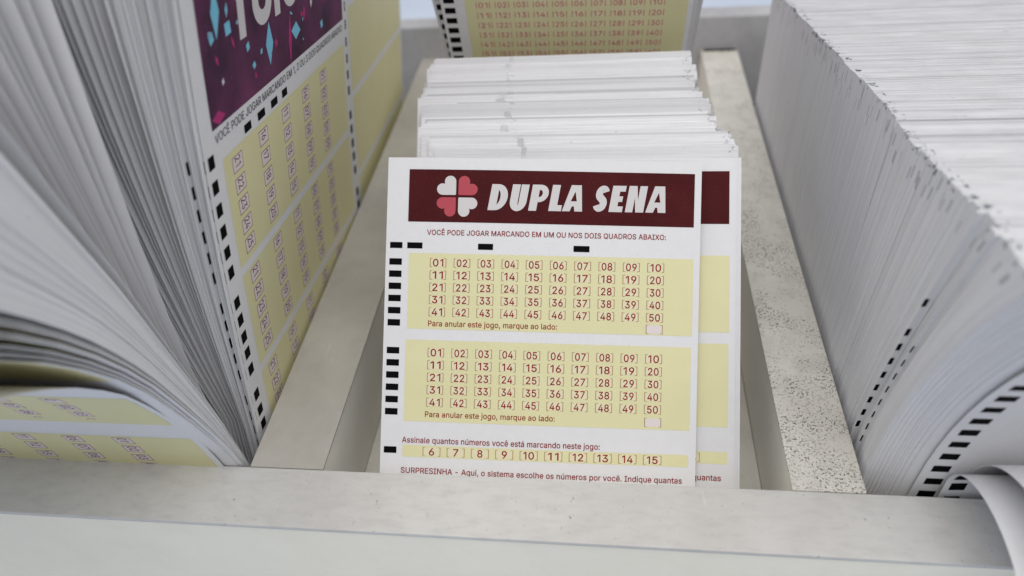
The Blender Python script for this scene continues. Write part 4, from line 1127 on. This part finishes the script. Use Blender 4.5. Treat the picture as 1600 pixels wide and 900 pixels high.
# front sheets of the right stack: one with bold marks, one shorter, two flopped over the rail
EDGE_V = lambda s_, z: float(np.interp(-z, [-p[2] for p in s_.ps], s_.vs))
s_ = right_sheet(101.9, 74.6, 84.0, 0.14)
o = sheet_object('betting_slip', s_, 0, WL, EM, nu=2)
mk = Print()
for i in range(15):
    z = -3.5 + 5.55 * i
    mk.rect(1.9, EDGE_V(s_, z) - 1.3, 5.8, EDGE_V(s_, z) + 1.3, M['black'], 0.06)
mk.build('timing_marks', s_, o, s_.ps[-1])
tag(o, 'front slip of the right stack with a black ladder of marks', 'slip')

def flop_sheet(pts, x, thick=0.10):
    path = []; v = 0; last = None
    for (y, z) in pts:
        q = np.array([x, y, z], float)
        if last is not None: v += np.linalg.norm(q - last)
        path.append((v, q)); last = q
    return Sheet(path, (1, 0, 0), 0, thick)


def dense(pts, n=40):
    """smooth curve through the points (Catmull-Rom)"""
    p = [np.array(q, float) for q in pts]
    p = [2 * p[0] - p[1]] + p + [2 * p[-1] - p[-2]]
    out = []
    per = max(2, n // (len(p) - 3))
    for i in range(1, len(p) - 2):
        for k in range(per):
            t = k / per
            out.append(0.5 * ((2 * p[i]) + (-p[i - 1] + p[i + 1]) * t + (2 * p[i - 1] - 5 * p[i] + 4 * p[i + 1] - p[i + 2]) * t * t + (-p[i - 1] + 3 * p[i] - 3 * p[i + 1] + p[i + 2]) * t ** 3))
    out.append(p[-2])
    return out


fl1 = [(34, -6), (46, 4.5), (60, 12.6), (71.5, 16.2), (78.5, 17.3), (85.5, 16.9), (92, 14.9), (97.2, 11.4), (100.0, 6.5), (100.2, 0), (100.2, -15), (100.2, -28)]
sF = flop_sheet(dense(fl1, 44), 80.2)
# the face of this sheet looks down once it has flopped, so the blank reverse is what shows
crease = lambda u, v: 0.30 * math.sin(u / 7.0 + v / 13.0) * math.sin(v / 19.0) + 0.35 * math.sin(u / 19.0 - v / 9.0)
o = sheet_object('betting_slip', sF, 0, WL, EM, nu=36, wave=crease)
tag(o, 'white slip flopped forward over the front rail at the right end of the tray', 'slip')
mk = Print()
vr = EDGE_V
for z in (-4.0, 1.5, 6.5):
    i0 = np.argmin([abs(p[2] - z) + (0 if p[1] > 98 else 99) for p in sF.ps])
    mk.rect(1.4, sF.vs[i0] - 1.4, 5.0, sF.vs[i0] + 1.4, M['black'], 0.06)
mk.build('timing_marks', sF, o, sF.ps[-1], crease)
fl2 = [(44, 12), (58, 21.5), (72, 25.3), (80, 25.4), (87, 23.6), (94, 19.2), (98.6, 13), (100.7, 6), (101.0, 0), (101.0, -15), (101.0, -28)]
sF2 = flop_sheet(dense(fl2, 44), 84.5)
o = sheet_object('betting_slip', sF2, 0, WL, EM, nu=36, wave=lambda u, v: 0.5 * math.sin(u / 11.0 + v / 15.0) + 0.2 * math.sin(u / 5.0 - v / 21.0))
tag(o, 'second flopped white slip arching just above the one over the front rail', 'slip')

# ------------------------------------------------------------------ grime where the right divider meets the back wall
def blot(cx, cy, rx, ry, seed, n=26):
    r = random.Random(seed)
    pts = []
    for i in range(n):
        a = 2 * math.pi * i / n
        k = r.uniform(.6, 1.15)
        pts.append((cx + rx * k * math.cos(a), cy + ry * k * math.sin(a)))
    return pts


gm_v, gm_f = [], []
for q in range(5):
    L = blot(49 + 3.0 * q, 341.2, 2.6, 1.7, 40 + q)
    a = len(gm_v)
    gm_v += [W3((min(max(x, 46.9), 62.7), min(y, 342.4), 0.0 + 0.06 + 0.02 * q)) for x, y in L]
    gm_f.append(tuple(range(a, a + len(L))))
me = bpy.data.meshes.new('grime'); me.from_pydata(gm_v, [], gm_f)
link('grime', me, [M['grime']], tray)

# ------------------------------------------------------------------ light
w = bpy.data.worlds.new('World'); SC.world = w; w.use_nodes = True
bg = w.node_tree.nodes['Background']
wt = w.node_tree
tc = wt.nodes.new('ShaderNodeTexCoord'); sx = wt.nodes.new('ShaderNodeSeparateXYZ'); wr = wt.nodes.new('ShaderNodeValToRGB')
wt.links.new(tc.outputs['Generated'], sx.inputs[0]); wt.links.new(sx.outputs[2], wr.inputs[0]); wt.links.new(wr.outputs[0], bg.inputs[0])
wr.color_ramp.elements[0].position = 0.0; wr.color_ramp.elements[0].color = (0.20, 0.205, 0.22, 1)
wr.color_ramp.elements[1].position = 0.9; wr.color_ramp.elements[1].color = (0.97, 0.98, 1.0, 1)
bg.inputs[1].default_value = 0.86


def area(name, loc, target, size, power, color):
    l = bpy.data.lights.new(name, 'AREA'); l.shape = 'RECTANGLE'; l.size = size[0] * S; l.size_y = size[1] * S
    l.energy = power; l.color = color
    o = bpy.data.objects.new(name, l); COL.objects.link(o)
    o.location = W3(loc)
    d = Vector(W3(target)) - Vector(W3(loc))
    o.rotation_euler = d.to_track_quat('-Z', 'Y').to_euler()
    return o


area('ceiling_lamp', (60, 330, 1000), (0, 170, 0), (1500, 500), 90, (1.0, 0.985, 0.96))
area('front_lamp', (90, -200, 840), (0, 120, 20), (950, 300), 365, (1.0, 0.98, 0.95))

# ------------------------------------------------------------------ camera
R = np.array([[0.99187971, 0.00974551, -0.12680561], [0.09931159, -0.6821992, 0.7243904], [-0.07944713, -0.73110141, -0.67762739]])
cam = bpy.data.cameras.new('camera'); co = bpy.data.objects.new('camera', cam); COL.objects.link(co)
xa, ya, za = R @ np.array([1, 0, 0.]), R @ np.array([0, -1., 0]), R @ np.array([0, 0, -1.])
mw = Matrix(((xa[0], ya[0], za[0], 0), (xa[1], ya[1], za[1], 0), (xa[2], ya[2], za[2], 0), (0, 0, 0, 1)))
mw.translation = Vector(W3(CAMP))
co.matrix_world = mw
cam.sensor_width = 36; cam.lens = 36 * 1116 / 1600
cam.clip_start = 0.05; cam.clip_end = 200
cam.dof.use_dof = True; cam.dof.focus_distance = 1.88; cam.dof.aperture_fstop = 0.95
SC.camera = co
SC.view_settings.view_transform = 'Standard'
SC.view_settings.look = 'None'
SC.view_settings.exposure = 0
SC.view_settings.gamma = 1
